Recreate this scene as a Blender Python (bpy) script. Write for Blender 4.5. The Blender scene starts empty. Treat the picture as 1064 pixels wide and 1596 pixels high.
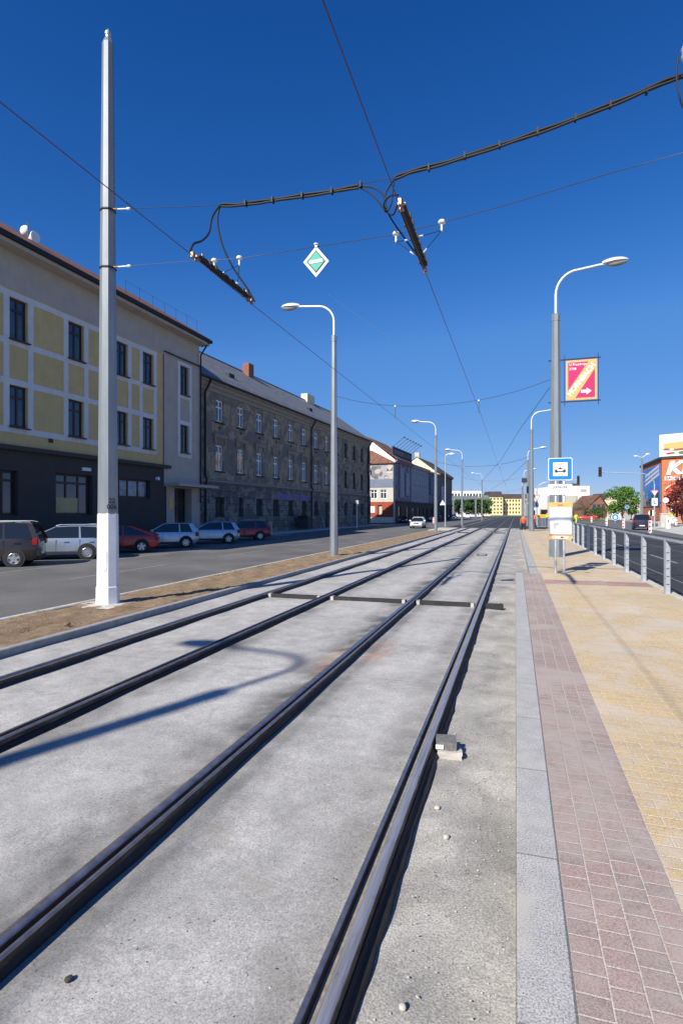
import bpy, math, random
from mathutils import Vector, Matrix
random.seed(7)
R = math.radians
sc = bpy.context.scene

# ------------------------------------------------------------------ camera, world, sun, exposure
TH = math.atan(271/866.0); CS, SN = math.cos(TH), math.sin(TH)
F = 866.0; CZ = 1.95
cam = bpy.data.cameras.new('camera'); co = bpy.data.objects.new('camera', cam); sc.collection.objects.link(co)
co.location = (0, 0, CZ); co.rotation_euler = (R(90), 0, TH)
cam.sensor_fit = 'VERTICAL'; cam.sensor_height = 36; cam.lens = 36*F/1596; cam.shift_y = 1/1596
cam.clip_start = .05; cam.clip_end = 6000
sc.camera = co
SUN_EL, SUN_AZ = 36.5, 201.0            # compass bearing of the sun, clockwise from +Y
w = bpy.data.worlds.new('World'); sc.world = w; w.use_nodes = True
nt = w.node_tree; bg = nt.nodes['Background']
sky = nt.nodes.new('ShaderNodeTexSky'); sky.sky_type = 'NISHITA'; sky.sun_disc = False
sky.sun_elevation = R(SUN_EL); sky.sun_rotation = R(SUN_AZ)
sky.altitude = 1500; sky.air_density = 1.0; sky.dust_density = .25; sky.ozone_density = 4.0
SKY_S = .105                                    # sky strength; the three curves give the deep polarised blue of the photograph
hs = nt.nodes.new('ShaderNodeHueSaturation'); hs.inputs['Saturation'].default_value = 1.17
spl = nt.nodes.new('ShaderNodeSeparateColor'); cmb = nt.nodes.new('ShaderNodeCombineColor')
nt.links.new(sky.outputs[0], hs.inputs['Color']); nt.links.new(hs.outputs[0], spl.inputs[0])
for ch, (pw, gain) in enumerate(((1.30, .81), (.93, .58), (.70, .68))):
    p1 = nt.nodes.new('ShaderNodeMath'); p1.operation = 'POWER'; p1.inputs[1].default_value = pw; nt.links.new(spl.outputs[ch], p1.inputs[0])
    p2 = nt.nodes.new('ShaderNodeMath'); p2.operation = 'MULTIPLY'; p2.inputs[1].default_value = gain*SKY_S**pw*1.414; nt.links.new(p1.outputs[0], p2.inputs[0])
    fc = nt.nodes.new('ShaderNodeFloatCurve'); cv = fc.mapping.curves[0]
    pts = (((0,0),(.0116,.009),(.025,.0296),(.051,.0885),(.206,.19),(.546,.335),(1,.48)), ((0,0),(.087,.079),(.141,.154),(.216,.27),(.468,.405),(.70,.52),(1,.66)), ((0,0),(.337,.315),(.474,.52),(.597,.69),(.896,.80),(1,.86)))[ch]
    cv.points[0].location = pts[0]; cv.points[1].location = pts[-1]
    for q in pts[1:-1]: cv.points.new(*q)
    for q in cv.points: q.handle_type = 'VECTOR'
    fc.mapping.update(); nt.links.new(p2.outputs[0], fc.inputs['Value'])
    p3 = nt.nodes.new('ShaderNodeMath'); p3.operation = 'DIVIDE'; p3.inputs[1].default_value = SKY_S*1.414; nt.links.new(fc.outputs[0], p3.inputs[0]); nt.links.new(p3.outputs[0], cmb.inputs[ch])
nt.links.new(cmb.outputs[0], bg.inputs['Color']); bg.inputs['Strength'].default_value = SKY_S
sl = bpy.data.lights.new('sun', 'SUN'); sl.energy = 4.7; sl.angle = R(.55); sl.color = (1, .935, .83)
so = bpy.data.objects.new('sun', sl); sc.collection.objects.link(so)
az = R(SUN_AZ); sd = Vector((math.sin(az)*math.cos(R(SUN_EL)), math.cos(az)*math.cos(R(SUN_EL)), math.sin(R(SUN_EL))))
so.rotation_euler = sd.to_track_quat('Z', 'Y').to_euler(); so.location = (0, 0, 60)
vs = sc.view_settings; vs.view_transform = 'Standard'; vs.look = 'None'; vs.exposure = 0.5; vs.gamma = 1

# ------------------------------------------------------------------ surveying: photo measurement -> metres
def ray(px):
    r = (px-532)/F; return (r*CS-SN, CS+r*SN)
def D(px, py, d):
    a = ray(px); return Vector((a[0]*d, a[1]*d, CZ-(py-799)*d/F))
def G(px, py, z=0.0):
    return D(px, py, F*(CZ-z)/(py-799))
def AY(px, py, Y):
    return D(px, py, Y/ray(px)[1])
class Fac:                                 # a street front: vanishing point and distance from the camera to its line
    def __init__(s, vpx, dl):
        s.a = math.atan((vpx-532)/F); s.dl = dl; b = s.a-TH
        s.t = Vector((math.sin(b), math.cos(b), 0)); s.n = Vector((math.cos(b), -math.sin(b), 0))
        s.p0 = -dl*s.n; s.rot = math.atan2(s.t.y, s.t.x)
    def U(s, x):
        k = (x-532)/F; return s.dl*(math.cos(s.a)+k*math.sin(s.a))/(math.sin(s.a)-k*math.cos(s.a))
    def Z(s, x, y):
        d = s.U(x)*math.cos(s.a)+s.dl*math.sin(s.a); return CZ+(799-y)*d/F

# ------------------------------------------------------------------ materials
MAT = {}
def mk(name):
    m = bpy.data.materials.new(name); m.use_nodes = True; MAT[name] = m
    return m, m.node_tree, m.node_tree.nodes['Principled BSDF']
def N(t, typ, **kw):
    n = t.nodes.new(typ)
    for k, v in kw.items():
        if k.startswith('i_'): n.inputs[k[2:].replace('_', ' ')].default_value = v
        else: setattr(n, k, v)
    return n
def c4(c): return (c[0], c[1], c[2], 1)
def coord(t, scale=(1,1,1), kind='Object'):
    tc = N(t, 'ShaderNodeTexCoord'); mp = N(t, 'ShaderNodeMapping'); mp.inputs['Scale'].default_value = scale
    t.links.new(tc.outputs[kind], mp.inputs['Vector']); return mp.outputs[0]
def noise(t, vec, scale, detail=4, rough=.55, dist=0):
    n = N(t, 'ShaderNodeTexNoise'); n.inputs['Scale'].default_value = scale; n.inputs['Detail'].default_value = detail
    n.inputs['Roughness'].default_value = rough; n.inputs['Distortion'].default_value = dist
    t.links.new(vec, n.inputs['Vector']); return n.outputs['Fac']
def ramp(t, fac, stops, interp='LINEAR'):
    r = N(t, 'ShaderNodeValToRGB'); r.color_ramp.interpolation = interp
    e = r.color_ramp.elements
    while len(e) < len(stops): e.new(.5)
    for k, (p, c) in enumerate(stops):
        e[k].position = p; e[k].color = c4(c) if hasattr(c, '__len__') else (c, c, c, 1)
    t.links.new(fac, r.inputs[0]); return r.outputs[0]
def mix(t, fac, a, b, mode='MIX'):
    m = N(t, 'ShaderNodeMix', data_type='RGBA', blend_type=mode)
    for s, v in ((m.inputs[0], fac), (m.inputs[6], a), (m.inputs[7], b)):
        if hasattr(v, 'links'): t.links.new(v, s)
        elif hasattr(v, '__len__'): s.default_value = c4(v)
        else: s.default_value = v
    return m.outputs[2]
def bump(t, b, h, strength=.3, dist=.01):
    n = N(t, 'ShaderNodeBump'); n.inputs['Strength'].default_value = strength; n.inputs['Distance'].default_value = dist
    t.links.new(h, n.inputs['Height']); t.links.new(n.outputs[0], b.inputs['Normal'])
def simple(name, c, rough=.6, metal=0, var=.12, scale=3, bs=0, coat=0, spec=.5):
    m, t, b = mk(name); v = coord(t)
    f = noise(t, v, scale, 6, .6)
    lo = tuple(x*(1-var) for x in c); hi = tuple(min(1, x*(1+var)) for x in c)
    t.links.new(ramp(t, f, [(.3, lo), (.7, hi)]), b.inputs['Base Color'])
    b.inputs['Roughness'].default_value = rough; b.inputs['Metallic'].default_value = metal
    b.inputs['Coat Weight'].default_value = coat; b.inputs['Specular IOR Level'].default_value = spec
    if bs: bump(t, b, noise(t, v, scale*12, 4), bs, .01)
    return m
def M(n): return MAT[n]

def build_materials():
    # concrete slab between the rails
    m, t, b = mk('track_concrete'); v = coord(t)
    big = noise(t, v, .55, 5, .6, .6); mid = noise(t, v, 5, 6, .65); fine = noise(t, v, 105, 2, .75); grit = noise(t, v, 42, 3, .75)
    streak = noise(t, coord(t, (.5, 3.2, 1)), 1.3, 4, .6, .5)
    col = ramp(t, big, [(.3, (.385, .372, .345)), (.52, (.50, .485, .452)), (.74, (.60, .585, .55))])
    col = mix(t, .55, col, ramp(t, mid, [(.32, .52), (.68, 1.0)]), 'MULTIPLY')
    col = mix(t, ramp(t, streak, [(.62, 0), (.78, .45)]), col, (.24, .225, .195))
    pit = ramp(t, noise(t, v, 55, 1, .5), [(.22, 1), (.3, 0)])
    col = mix(t, .55, col, ramp(t, fine, [(.34, .4), (.5, .97), (.68, 1.5)]), 'MULTIPLY')
    col = mix(t, .35, col, ramp(t, grit, [(.36, .6), (.64, 1.3)]), 'MULTIPLY')
    col = mix(t, ramp(t, noise(t, v, .9, 7, .72, 1.4), [(.54, 0), (.66, .42)]), col, (.30, .265, .215))
    col = mix(t, ramp(t, noise(t, coord(t, (1, .7, 1)), 2.3, 6, .7, 1.0), [(.60, 0), (.70, .5)]), col, (.20, .195, .19))
    col = mix(t, ramp(t, noise(t, coord(t, (.8, 2.2, 1)), 1.7, 5, .7, 1.2), [(.62, 0), (.72, .5)]), col, (.66, .65, .62))
    sy_ = N(t, 'ShaderNodeSeparateXYZ'); t.links.new(v, sy_.inputs[0]); wv_ = N(t, 'ShaderNodeMath', operation='MULTIPLY_ADD'); wv_.inputs[1].default_value = .10; t.links.new(noise(t, v, 1.3, 3), wv_.inputs[0]); t.links.new(sy_.outputs[1], wv_.inputs[2])
    pj = N(t, 'ShaderNodeMath', operation='PINGPONG'); pj.inputs[1].default_value = 3.35; t.links.new(wv_.outputs[0], pj.inputs[0])
    col = mix(t, ramp(t, pj.outputs[0], [(.0, .75), (.009, 0)]), col, (.10, .095, .085))
    col = mix(t, pit, col, (.07, .07, .07))
    # tar and brake dust strips along the rails
    tc = N(t, 'ShaderNodeTexCoord'); sp = N(t, 'ShaderNodeSeparateXYZ'); t.links.new(tc.outputs['Object'], sp.inputs[0])
    for rx, wd, st in ((-2.40, .50, .95), (-.50, .36, .5), (-4.10, .34, .6), (-5.95, .25, .5), (-2.02, .3, .5), (-.95, .25, .45)):
        s = N(t, 'ShaderNodeMath', operation='SUBTRACT'); s.inputs[1].default_value = rx; t.links.new(sp.outputs[0], s.inputs[0])
        a = N(t, 'ShaderNodeMath', operation='ABSOLUTE'); t.links.new(s.outputs[0], a.inputs[0])
        q = N(t, 'ShaderNodeMapRange'); q.inputs[1].default_value = .06; q.inputs[2].default_value = wd; q.inputs[3].default_value = st; q.inputs[4].default_value = 0
        t.links.new(a.outputs[0], q.inputs[0])
        k = N(t, 'ShaderNodeMath', operation='MULTIPLY'); t.links.new(q.outputs[0], k.inputs[0])
        t.links.new(ramp(t, noise(t, v, 1.1, 5, .6, .3), [(.36, .15), (.6, 1)]), k.inputs[1])
        col = mix(t, k.outputs[0], col, (.085, .083, .08))
    # two rust patches
    for cx, cy, rx_, ry_ in ((-2.42, 7.3, .2, .95), (-1.92, 8.0, .3, .95)):
        mp = N(t, 'ShaderNodeMapping', vector_type='POINT'); mp.inputs['Location'].default_value = (-cx/rx_, -cy/ry_, 0); mp.inputs['Scale'].default_value = (1/rx_, 1/ry_, 0)
        t.links.new(tc.outputs['Object'], mp.inputs['Vector'])
        g = N(t, 'ShaderNodeTexGradient', gradient_type='SPHERICAL'); t.links.new(mp.outputs[0], g.inputs[0])
        k = N(t, 'ShaderNodeMath', operation='MULTIPLY'); t.links.new(g.outputs['Fac'], k.inputs[0])
        t.links.new(ramp(t, noise(t, v, 9, 5, .7), [(.46, .0), (.64, 1.4)]), k.inputs[1])
        col = mix(t, k.outputs[0], col, (.42, .19, .10))
    t.links.new(col, b.inputs['Base Color']); b.inputs['Roughness'].default_value = .93
    h = mix(t, .5, fine, grit); bump(t, b, h, .4, .005)
    # dusty strip beside the platform kerb
    m, t, b = mk('dusty_concrete'); v = coord(t)
    big = noise(t, v, 1.5, 6, .65, .7); fine = noise(t, v, 95, 2, .6)
    col = ramp(t, big, [(.32, (.25, .243, .225)), (.55, (.40, .385, .35)), (.75, (.56, .54, .49))])
    col = mix(t, .6, col, ramp(t, fine, [(.34, .4), (.5, .97), (.68, 1.5)]), 'MULTIPLY')
    col = mix(t, ramp(t, noise(t, v, 24, 3, .6), [(.27, .9), (.36, 0)]), col, (.13, .12, .10))
    t.links.new(col, b.inputs['Base Color']); b.inputs['Roughness'].default_value = .95
    bump(t, b, mix(t, .5, fine, noise(t, v, 18, 5, .7)), .6, .012)
    def asphalt(name, lo, hi, patch=None):
        m, t, b = mk(name); v = coord(t)
        col = ramp(t, noise(t, v, .35, 6, .6, .4), [(.35, lo), (.65, hi)])
        col = mix(t, .5, col, ramp(t, noise(t, v, 70, 2, .6), [(.3, .5), (.7, 1.4)]), 'MULTIPLY')
        st = noise(t, coord(t, (1.1, .06, 1)), 1.6, 4, .6)
        col = mix(t, ramp(t, st, [(.5, 0), (.7, .35)]), col, lo)
        if patch: col = mix(t, ramp(t, noise(t, v, 3.5, 5, .7), [(.6, 0), (.72, .5)]), col, patch)
        t.links.new(col, b.inputs['Base Color']); b.inputs['Roughness'].default_value = .85
        bump(t, b, noise(t, v, 70, 3), .5, .01)
    asphalt('old_asphalt', (.105, .104, .10), (.17, .167, .158), (.19, .185, .17))
    asphalt('new_asphalt', (.028, .029, .031), (.045, .046, .048))
    asphalt('ground_asphalt', (.10, .10, .098), (.16, .157, .15))
    # earth strip
    m, t, b = mk('earth'); v = coord(t)
    col = ramp(t, noise(t, v, 2.2, 7, .7, .5), [(.3, (.20, .13, .072)), (.5, (.32, .22, .13)), (.72, (.43, .32, .20))])
    col = mix(t, .6, col, ramp(t, noise(t, v, 60, 3, .7), [(.3, .45), (.7, 1.35)]), 'MULTIPLY')
    t.links.new(col, b.inputs['Base Color']); b.inputs['Roughness'].default_value = 1
    bump(t, b, noise(t, v, 28, 6, .75), 1, .04)
    # granite kerb
    m, t, b = mk('granite'); v = coord(t)
    col = ramp(t, noise(t, v, 120, 3, .8), [(.36, (.17, .168, .16)), (.47, (.39, .38, .36)), (.58, (.58, .565, .53))])
    col = mix(t, .5, col, ramp(t, noise(t, v, 9, 4, .6), [(.3, .72), (.7, 1.1)]), 'MULTIPLY')
    col = mix(t, ramp(t, noise(t, v, 1.9, 5, .6, .5), [(.55, 0), (.68, .75)]), col, (.50, .475, .41))
    br = N(t, 'ShaderNodeTexBrick', offset=0); br.inputs['Scale'].default_value = 1; br.inputs['Brick Width'].default_value = 4; br.inputs['Row Height'].default_value = 1.0
    br.inputs['Mortar Size'].default_value = .006; br.inputs['Color1'].default_value = br.inputs['Color2'].default_value = (1, 1, 1, 1); br.inputs['Mortar'].default_value = (.55, .53, .48, 1)
    t.links.new(coord(t), br.inputs['Vector']); col = mix(t, 1, col, br.outputs['Color'], 'MULTIPLY')
    t.links.new(col, b.inputs['Base Color']); b.inputs['Roughness'].default_value = .7
    bump(t, b, noise(t, v, 120, 2), .35, .004)
    # pavers
    def paver(name, ca, cb, mort, bw, rh, rot, dust, ms=.006, off=.5):
        m, t, b = mk(name); tc = N(t, 'ShaderNodeTexCoord'); mp = N(t, 'ShaderNodeMapping'); mp.inputs['Rotation'].default_value = (0, 0, R(rot))
        mp.inputs['Location'].default_value = (0, -.21 if rot else 0, 0)
        t.links.new(tc.outputs['Object'], mp.inputs['Vector'])
        br = N(t, 'ShaderNodeTexBrick', offset=off); br.inputs['Scale'].default_value = 1; br.inputs['Brick Width'].default_value = bw; br.inputs['Row Height'].default_value = rh
        br.inputs['Mortar Size'].default_value = ms; br.inputs['Mortar Smooth'].default_value = .35; br.inputs['Bias'].default_value = -.1
        br.inputs['Color1'].default_value = c4(ca); br.inputs['Color2'].default_value = c4(cb); br.inputs['Mortar'].default_value = c4(mort)
        wob = noise(t, tc.outputs['Object'], 6, 3); sc_ = N(t, 'ShaderNodeVectorMath', operation='SCALE'); sc_.inputs['Scale'].default_value = .006
        cm = N(t, 'ShaderNodeCombineXYZ'); t.links.new(wob, cm.inputs[0]); t.links.new(wob, cm.inputs[1]); t.links.new(cm.outputs[0], sc_.inputs[0])
        ad = N(t, 'ShaderNodeVectorMath', operation='ADD'); t.links.new(mp.outputs[0], ad.inputs[0]); t.links.new(sc_.outputs[0], ad.inputs[1]); t.links.new(ad.outputs[0], br.inputs['Vector'])
        v = tc.outputs['Object']; fine = noise(t, v, 150, 2, .7)
        col = mix(t, .55, br.outputs['Color'], ramp(t, fine, [(.36, .35), (.64, 1.5)]), 'MULTIPLY')
        col = mix(t, ramp(t, noise(t, v, 1.3, 6, .7, .8), [(.44, 0), (.62, .8)]), col, dust)
        col = mix(t, ramp(t, noise(t, v, 3.7, 5, .7, .8), [(.60, 0), (.70, .35)]), col, tuple(x*.55 for x in dust))
        col = mix(t, .5, col, ramp(t, noise(t, v, .5, 4, .6), [(.3, .82), (.7, 1.12)]), 'MULTIPLY')
        t.links.new(col, b.inputs['Base Color']); b.inputs['Roughness'].default_value = .9
        iv = N(t, 'ShaderNodeMath', operation='SUBTRACT'); iv.inputs[0].default_value = 1; t.links.new(br.outputs['Fac'], iv.inputs[1])
        h = mix(t, .25, iv.outputs[0], fine); bump(t, b, h, .8, .006)
    paver('yellow_pavers', (.61, .45, .235), (.52, .40, .25), (.66, .58, .44), .2, .1, 0, (.58, .51, .42))
    paver('pink_pavers', (.385, .28, .24), (.31, .25, .225), (.55, .48, .41), .098, .1225, 90, (.44, .375, .335), .005, .37)
    paver('tactile_pavers', (.40, .22, .19), (.34, .20, .18), (.5, .42, .36), .2, .1, 0, (.46, .36, .31))
    # plasters
    def plaster(name, c, var=.08, sc_=1.2):
        m, t, b = mk(name); v = coord(t)
        col = ramp(t, noise(t, v, sc_, 6, .6), [(.3, tuple(x*(1-var) for x in c)), (.7, tuple(x*(1+var) for x in c))])
        col = mix(t, .3, col, ramp(t, noise(t, coord(t, (2.5, 2.5, .35)), 2, 4, .6), [(.35, .8), (.65, 1.05)]), 'MULTIPLY')
        t.links.new(col, b.inputs['Base Color']); b.inputs['Roughness'].default_value = .9
        bump(t, b, noise(t, v, 60, 3), .3, .008)
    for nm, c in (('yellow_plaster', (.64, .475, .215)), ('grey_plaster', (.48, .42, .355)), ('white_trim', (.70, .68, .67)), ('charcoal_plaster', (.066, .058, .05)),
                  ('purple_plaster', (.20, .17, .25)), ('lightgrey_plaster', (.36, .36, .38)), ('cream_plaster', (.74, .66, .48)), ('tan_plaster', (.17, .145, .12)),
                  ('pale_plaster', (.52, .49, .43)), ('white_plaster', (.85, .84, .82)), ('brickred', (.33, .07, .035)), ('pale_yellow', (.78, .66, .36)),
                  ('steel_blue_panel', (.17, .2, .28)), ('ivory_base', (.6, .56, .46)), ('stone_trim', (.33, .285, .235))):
        plaster(nm, c)
    # peeling facade
    def peel(name, a, b_, c_, joints=False):
        m, t, b = mk(name); v = coord(t)
        f1 = noise(t, v, .62, 8, .62, .9); f2 = noise(t, v, 1.3, 6, .6, 1.2)
        col = ramp(t, noise(t, v, .9, 6, .6), [(.3, a), (.7, tuple(x*1.3 for x in a))])
        col = mix(t, ramp(t, f1, [(.49, 0), (.515, 1)]), col, b_)
        col = mix(t, ramp(t, f2, [(.56, 0), (.58, 1)]), col, c_)
        col = mix(t, .5, col, ramp(t, noise(t, coord(t, (3, 3, .4)), 1.6, 5, .65), [(.3, .5), (.6, 1.1)]), 'MULTIPLY')
        hh = f1
        if joints:
            wv = N(t, 'ShaderNodeSeparateXYZ'); t.links.new(v, wv.inputs[0])
            mo = N(t, 'ShaderNodeMath', operation='PINGPONG'); mo.inputs[1].default_value = .275; t.links.new(wv.outputs[2], mo.inputs[0])
            jr = ramp(t, mo.outputs[0], [(.0, 1), (.03, 0)]); col = mix(t, jr, col, (.03, .03, .03))
        t.links.new(col, b.inputs['Base Color']); b.inputs['Roughness'].default_value = .95
        bump(t, b, mix(t, .5, ramp(t, f1, [(.49, 0), (.52, 1)]), noise(t, v, 25, 5)), .9, .03)
    peel('peeling_plaster', (.33, .27, .18), (.21, .185, .155), (.255, .215, .165))
    peel('peeling_base', (.25, .22, .18), (.165, .148, .13), (.11, .098, .09), True)
    # roofs
    def tiles(name, c1, c2, w_, h_, rough=.8, bs=.6):
        m, t, b = mk(name); br = N(t, 'ShaderNodeTexBrick'); br.inputs['Scale'].default_value = 1; br.inputs['Brick Width'].default_value = w_; br.inputs['Row Height'].default_value = h_
        br.inputs['Mortar Size'].default_value = .02; br.inputs['Color1'].default_value = c4(c1); br.inputs['Color2'].default_value = c4(c2); br.inputs['Mortar'].default_value = c4(tuple(x*.4 for x in c1))
        tc = N(t, 'ShaderNodeTexCoord'); t.links.new(tc.outputs['Object'], br.inputs['Vector'])
        col = mix(t, .6, br.outputs['Color'], ramp(t, noise(t, tc.outputs['Object'], 1.4, 6, .6), [(.3, .6), (.7, 1.15)]), 'MULTIPLY')
        t.links.new(col, b.inputs['Base Color']); b.inputs['Roughness'].default_value = rough
        bump(t, b, br.outputs['Fac'], bs, .03)
    tiles('red_tiles', (.20, .085, .055), (.26, .12, .08), .24, .3)
    tiles('slate', (.17, .175, .18), (.22, .225, .23), .45, .5, .6, .3)
    tiles('dark_tiles', (.065, .05, .05), (.09, .07, .065), .3, .3)
    # bricks
    m, t, b = mk('orange_brick'); v = coord(t)
    br = N(t, 'ShaderNodeTexBrick'); br.inputs['Scale'].default_value = 1; br.inputs['Brick Width'].default_value = .5; br.inputs['Row Height'].default_value = .16
    br.inputs['Mortar Size'].default_value = .012; br.inputs['Color1'].default_value = (.50, .13, .045, 1); br.inputs['Color2'].default_value = (.58, .17, .06, 1); br.inputs['Mortar'].default_value = (.44, .19, .1, 1)
    mp = N(t, 'ShaderNodeMapping'); mp.inputs['Rotation'].default_value = (R(90), 0, 0); tc = N(t, 'ShaderNodeTexCoord'); t.links.new(tc.outputs['Object'], mp.inputs[0]); t.links.new(mp.outputs[0], br.inputs['Vector'])
    t.links.new(br.outputs['Color'], b.inputs['Base Color']); b.inputs['Roughness'].default_value = .85
    simple('chimney_brick', (.25, .11, .075), .9, 0, .3, 8, .5)
    # metals, paints, misc
    m, t, b = mk('pole_grey'); v = coord(t)
    col = ramp(t, noise(t, coord(t, (3, 3, .5)), 2, 5, .6), [(.3, (.19, .215, .24)), (.7, (.25, .28, .305))])
    col = mix(t, ramp(t, noise(t, v, 22, 3, .6), [(.68, 0), (.74, .4)]), col, (.5, .5, .5))
    t.links.new(col, b.inputs['Base Color']); b.inputs['Roughness'].default_value = .42; b.inputs['Metallic'].default_value = .25
    bump(t, b, noise(t, v, 40, 3), .12, .004)
    simple('pole_white', (.82, .83, .85), .5, 0, .06, 4, .1)
    simple('galvanised', (.52, .56, .60), .42, .55, .15, 14)
    simple('lamp_white', (.74, .76, .78), .35, .2, .1, 12)
    simple('lamp_glass', (.30, .30, .27), .25, 0, .2, 6)
    simple('dark_iron', (.028, .028, .03), .6, .3, .3, 10, .3)
    simple('cable_black', (.010, .010, .012), .65, 0, .2, 8)
    simple('wire_copper', (.16, .07, .045), .5, .6, .2, 20)
    simple('wire_steel', (.10, .11, .12), .5, .6, .2, 20)
    simple('insulator_white', (.82, .82, .80), .35, 0, .06, 12)
    simple('brass_clamp', (.40, .27, .18), .4, .7, .3, 30)
    simple('rail_side', (.055, .048, .045), .7, .35, .35, 12, .4)
    m, t, b = MAT['rail_side'], MAT['rail_side'].node_tree, MAT['rail_side'].node_tree.nodes['Principled BSDF']
    v = coord(t, (1, .35, 1)); cc = ramp(t, noise(t, v, 9, 6, .7, .5), [(.35, (.035, .03, .028)), (.52, (.075, .058, .046)), (.68, (.19, .155, .12))]); t.links.new(cc, b.inputs['Base Color'])
    simple('rail_dark', (.34, .32, .33), .30, .8, .3, 12)  # darker rail metal for the lips and all heads but the rightmost
    simple('rubber_seal', (.016, .016, .018), .65, 0, .3, 20, .5)
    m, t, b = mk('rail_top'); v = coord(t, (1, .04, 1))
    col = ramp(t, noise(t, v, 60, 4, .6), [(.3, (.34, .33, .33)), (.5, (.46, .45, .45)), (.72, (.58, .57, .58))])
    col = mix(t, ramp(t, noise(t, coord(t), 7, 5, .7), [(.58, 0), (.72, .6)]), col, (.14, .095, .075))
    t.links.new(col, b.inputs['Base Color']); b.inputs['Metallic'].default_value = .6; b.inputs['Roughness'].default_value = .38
    simple('rail_groove_fill', (.30, .27, .22), .95, 0, .3, 30, .5)
    simple('plain_concrete', (.46, .44, .40), .95, 0, .15, 5, .6)
    simple('pale_kerb', (.50, .48, .42), .95, 0, .2, 5, .6)
    simple('dark_kerb', (.30, .30, .295), .9, 0, .18, 7, .5)
    simple('road_paint', (.62, .62, .60), .8, 0, .25, 6)
    simple('worn_paint_or_lit_edge', (.30, .30, .29), .8, 0, .25, 3)
    simple('tyre', (.02, .02, .02), .85, 0, .2, 20)
    simple('rim', (.55, .56, .58), .3, .8, .1, 9)
    simple('black_plastic', (.02, .02, .022), .6, 0, .2, 9)
    m, t, b = mk('glass_dark'); b.inputs['Base Color'].default_value = (.012, .015, .018, 1); b.inputs['Roughness'].default_value = .04; b.inputs['Specular IOR Level'].default_value = .8
    m, t, b = mk('window_glass'); v = coord(t); t.links.new(ramp(t, noise(t, v, .8, 3), [(.3, (.015, .02, .03)), (.7, (.05, .065, .09))]), b.inputs['Base Color']); b.inputs['Roughness'].default_value = .05; b.inputs['Specular IOR Level'].default_value = .8
    simple('curtained_glass', (.22, .25, .30), .1, 0, .5, 2.2)
    simple('frame_brown', (.035, .018, .012), .5, 0, .2, 8)
    simple('frame_white', (.84, .84, .82), .5, 0, .08, 8)
    simple('block_stone', (.17, .17, .165), .95, 0, .4, 30, .6)
    simple('boarded', (.055, .05, .048), .9, 0, .4, 2.5, .4)
    simple('light_red', (.26, .01, .012), .15, 0, .05, 8)
    simple('light_clear', (.75, .77, .8), .12, .3, .05, 8)
    simple('plate_white', (.8, .8, .8), .5, 0, .03, 8)
    for nm, c, mt in (('paint_brown', (.036, .026, .023), .3), ('paint_bluesilver', (.34, .39, .47), .5), ('paint_red', (.50, .026, .015), .2), ('paint_silver', (.58, .60, .64), .5),
                  ('paint_icesilver', (.50, .55, .62), .5), ('paint_darkred', (.40, .018, .022), .3), ('paint_white', (.80, .80, .78), 0), ('paint_navy', (.022, .022, .05), .3), ('paint_black', (.015, .016, .02), .2),
                  ('paint_greyblue', (.17, .20, .25), .4), ('paint_scarlet', (.60, .015, .01), .05), ('paint_yellow', (.80, .42, .02), 0)):
        simple(nm, c, .3, mt, .03, 6, 0, .8)
    simple('sign_blue', (.01, .20, .70), .4, 0, .03, 6); simple('sign_white', (.82, .83, .84), .65, 0, .03, 6)
    simple('sign_black', (.02, .02, .02), .5, 0, .05, 6); simple('sign_red', (.50, .015, .03), .45, 0, .05, 6)
    simple('sign_green', (.05, .42, .30), .45, 0, .08, 6); simple('sign_orange', (.80, .40, .13), .5, 0, .06, 6)
    simple('sign_pink', (.50, .012, .12), .5, 0, .05, 6); simple('sign_grey', (.40, .41, .42), .6, 0, .1, 6)
    simple('frost_white', (.74, .77, .80), .75, 0, .06, 2.5); simple('sign_yellow', (.8, .62, .1), .5, 0, .05, 6)
    simple('letter_purple', (.24, .21, .48), .8, 0, .3, 2)
    simple('hivis_yellow', (.62, .80, .03), .8, 0, .1, 12); simple('hivis_orange', (.80, .10, .015), .8, 0, .15, 9)
    simple('navy_cloth', (.02, .022, .035), .9, 0, .2, 12); simple('skin', (.48, .27, .18), .6, 0, .06, 12)
    simple('hair_dark', (.03, .02, .015), .8, 0, .2, 30); simple('cloth_white', (.72, .72, .72), .9, 0, .1, 12); simple('cloth_red', (.5, .04, .04), .9, 0, .1, 12); simple('cloth_blue', (.06, .13, .36), .9, 0, .1, 12)
    simple('bark', (.12, .085, .06), .95, 0, .3, 8, .6)
    for nm, c in (('leaf_green', (.075, .17, .02)), ('leaf_dark', (.035, .085, .015)), ('leaf_red', (.11, .014, .016)), ('leaf_scarlet', (.55, .04, .025)), ('twig', (.20, .17, .10)), ('grass', (.10, .16, .03))):
        m, t, b = mk(nm); g = N(t, 'ShaderNodeNewGeometry')
        t.links.new(ramp(t, g.outputs['Random Per Island'], [(0, tuple(x*.55 for x in c)), (1, tuple(min(1, x*1.5) for x in c))]), b.inputs['Base Color'])
        b.inputs['Roughness'].default_value = .7
    simple('scrub', (.22, .22, .13), 1, 0, .4, 1)
build_materials()

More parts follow.
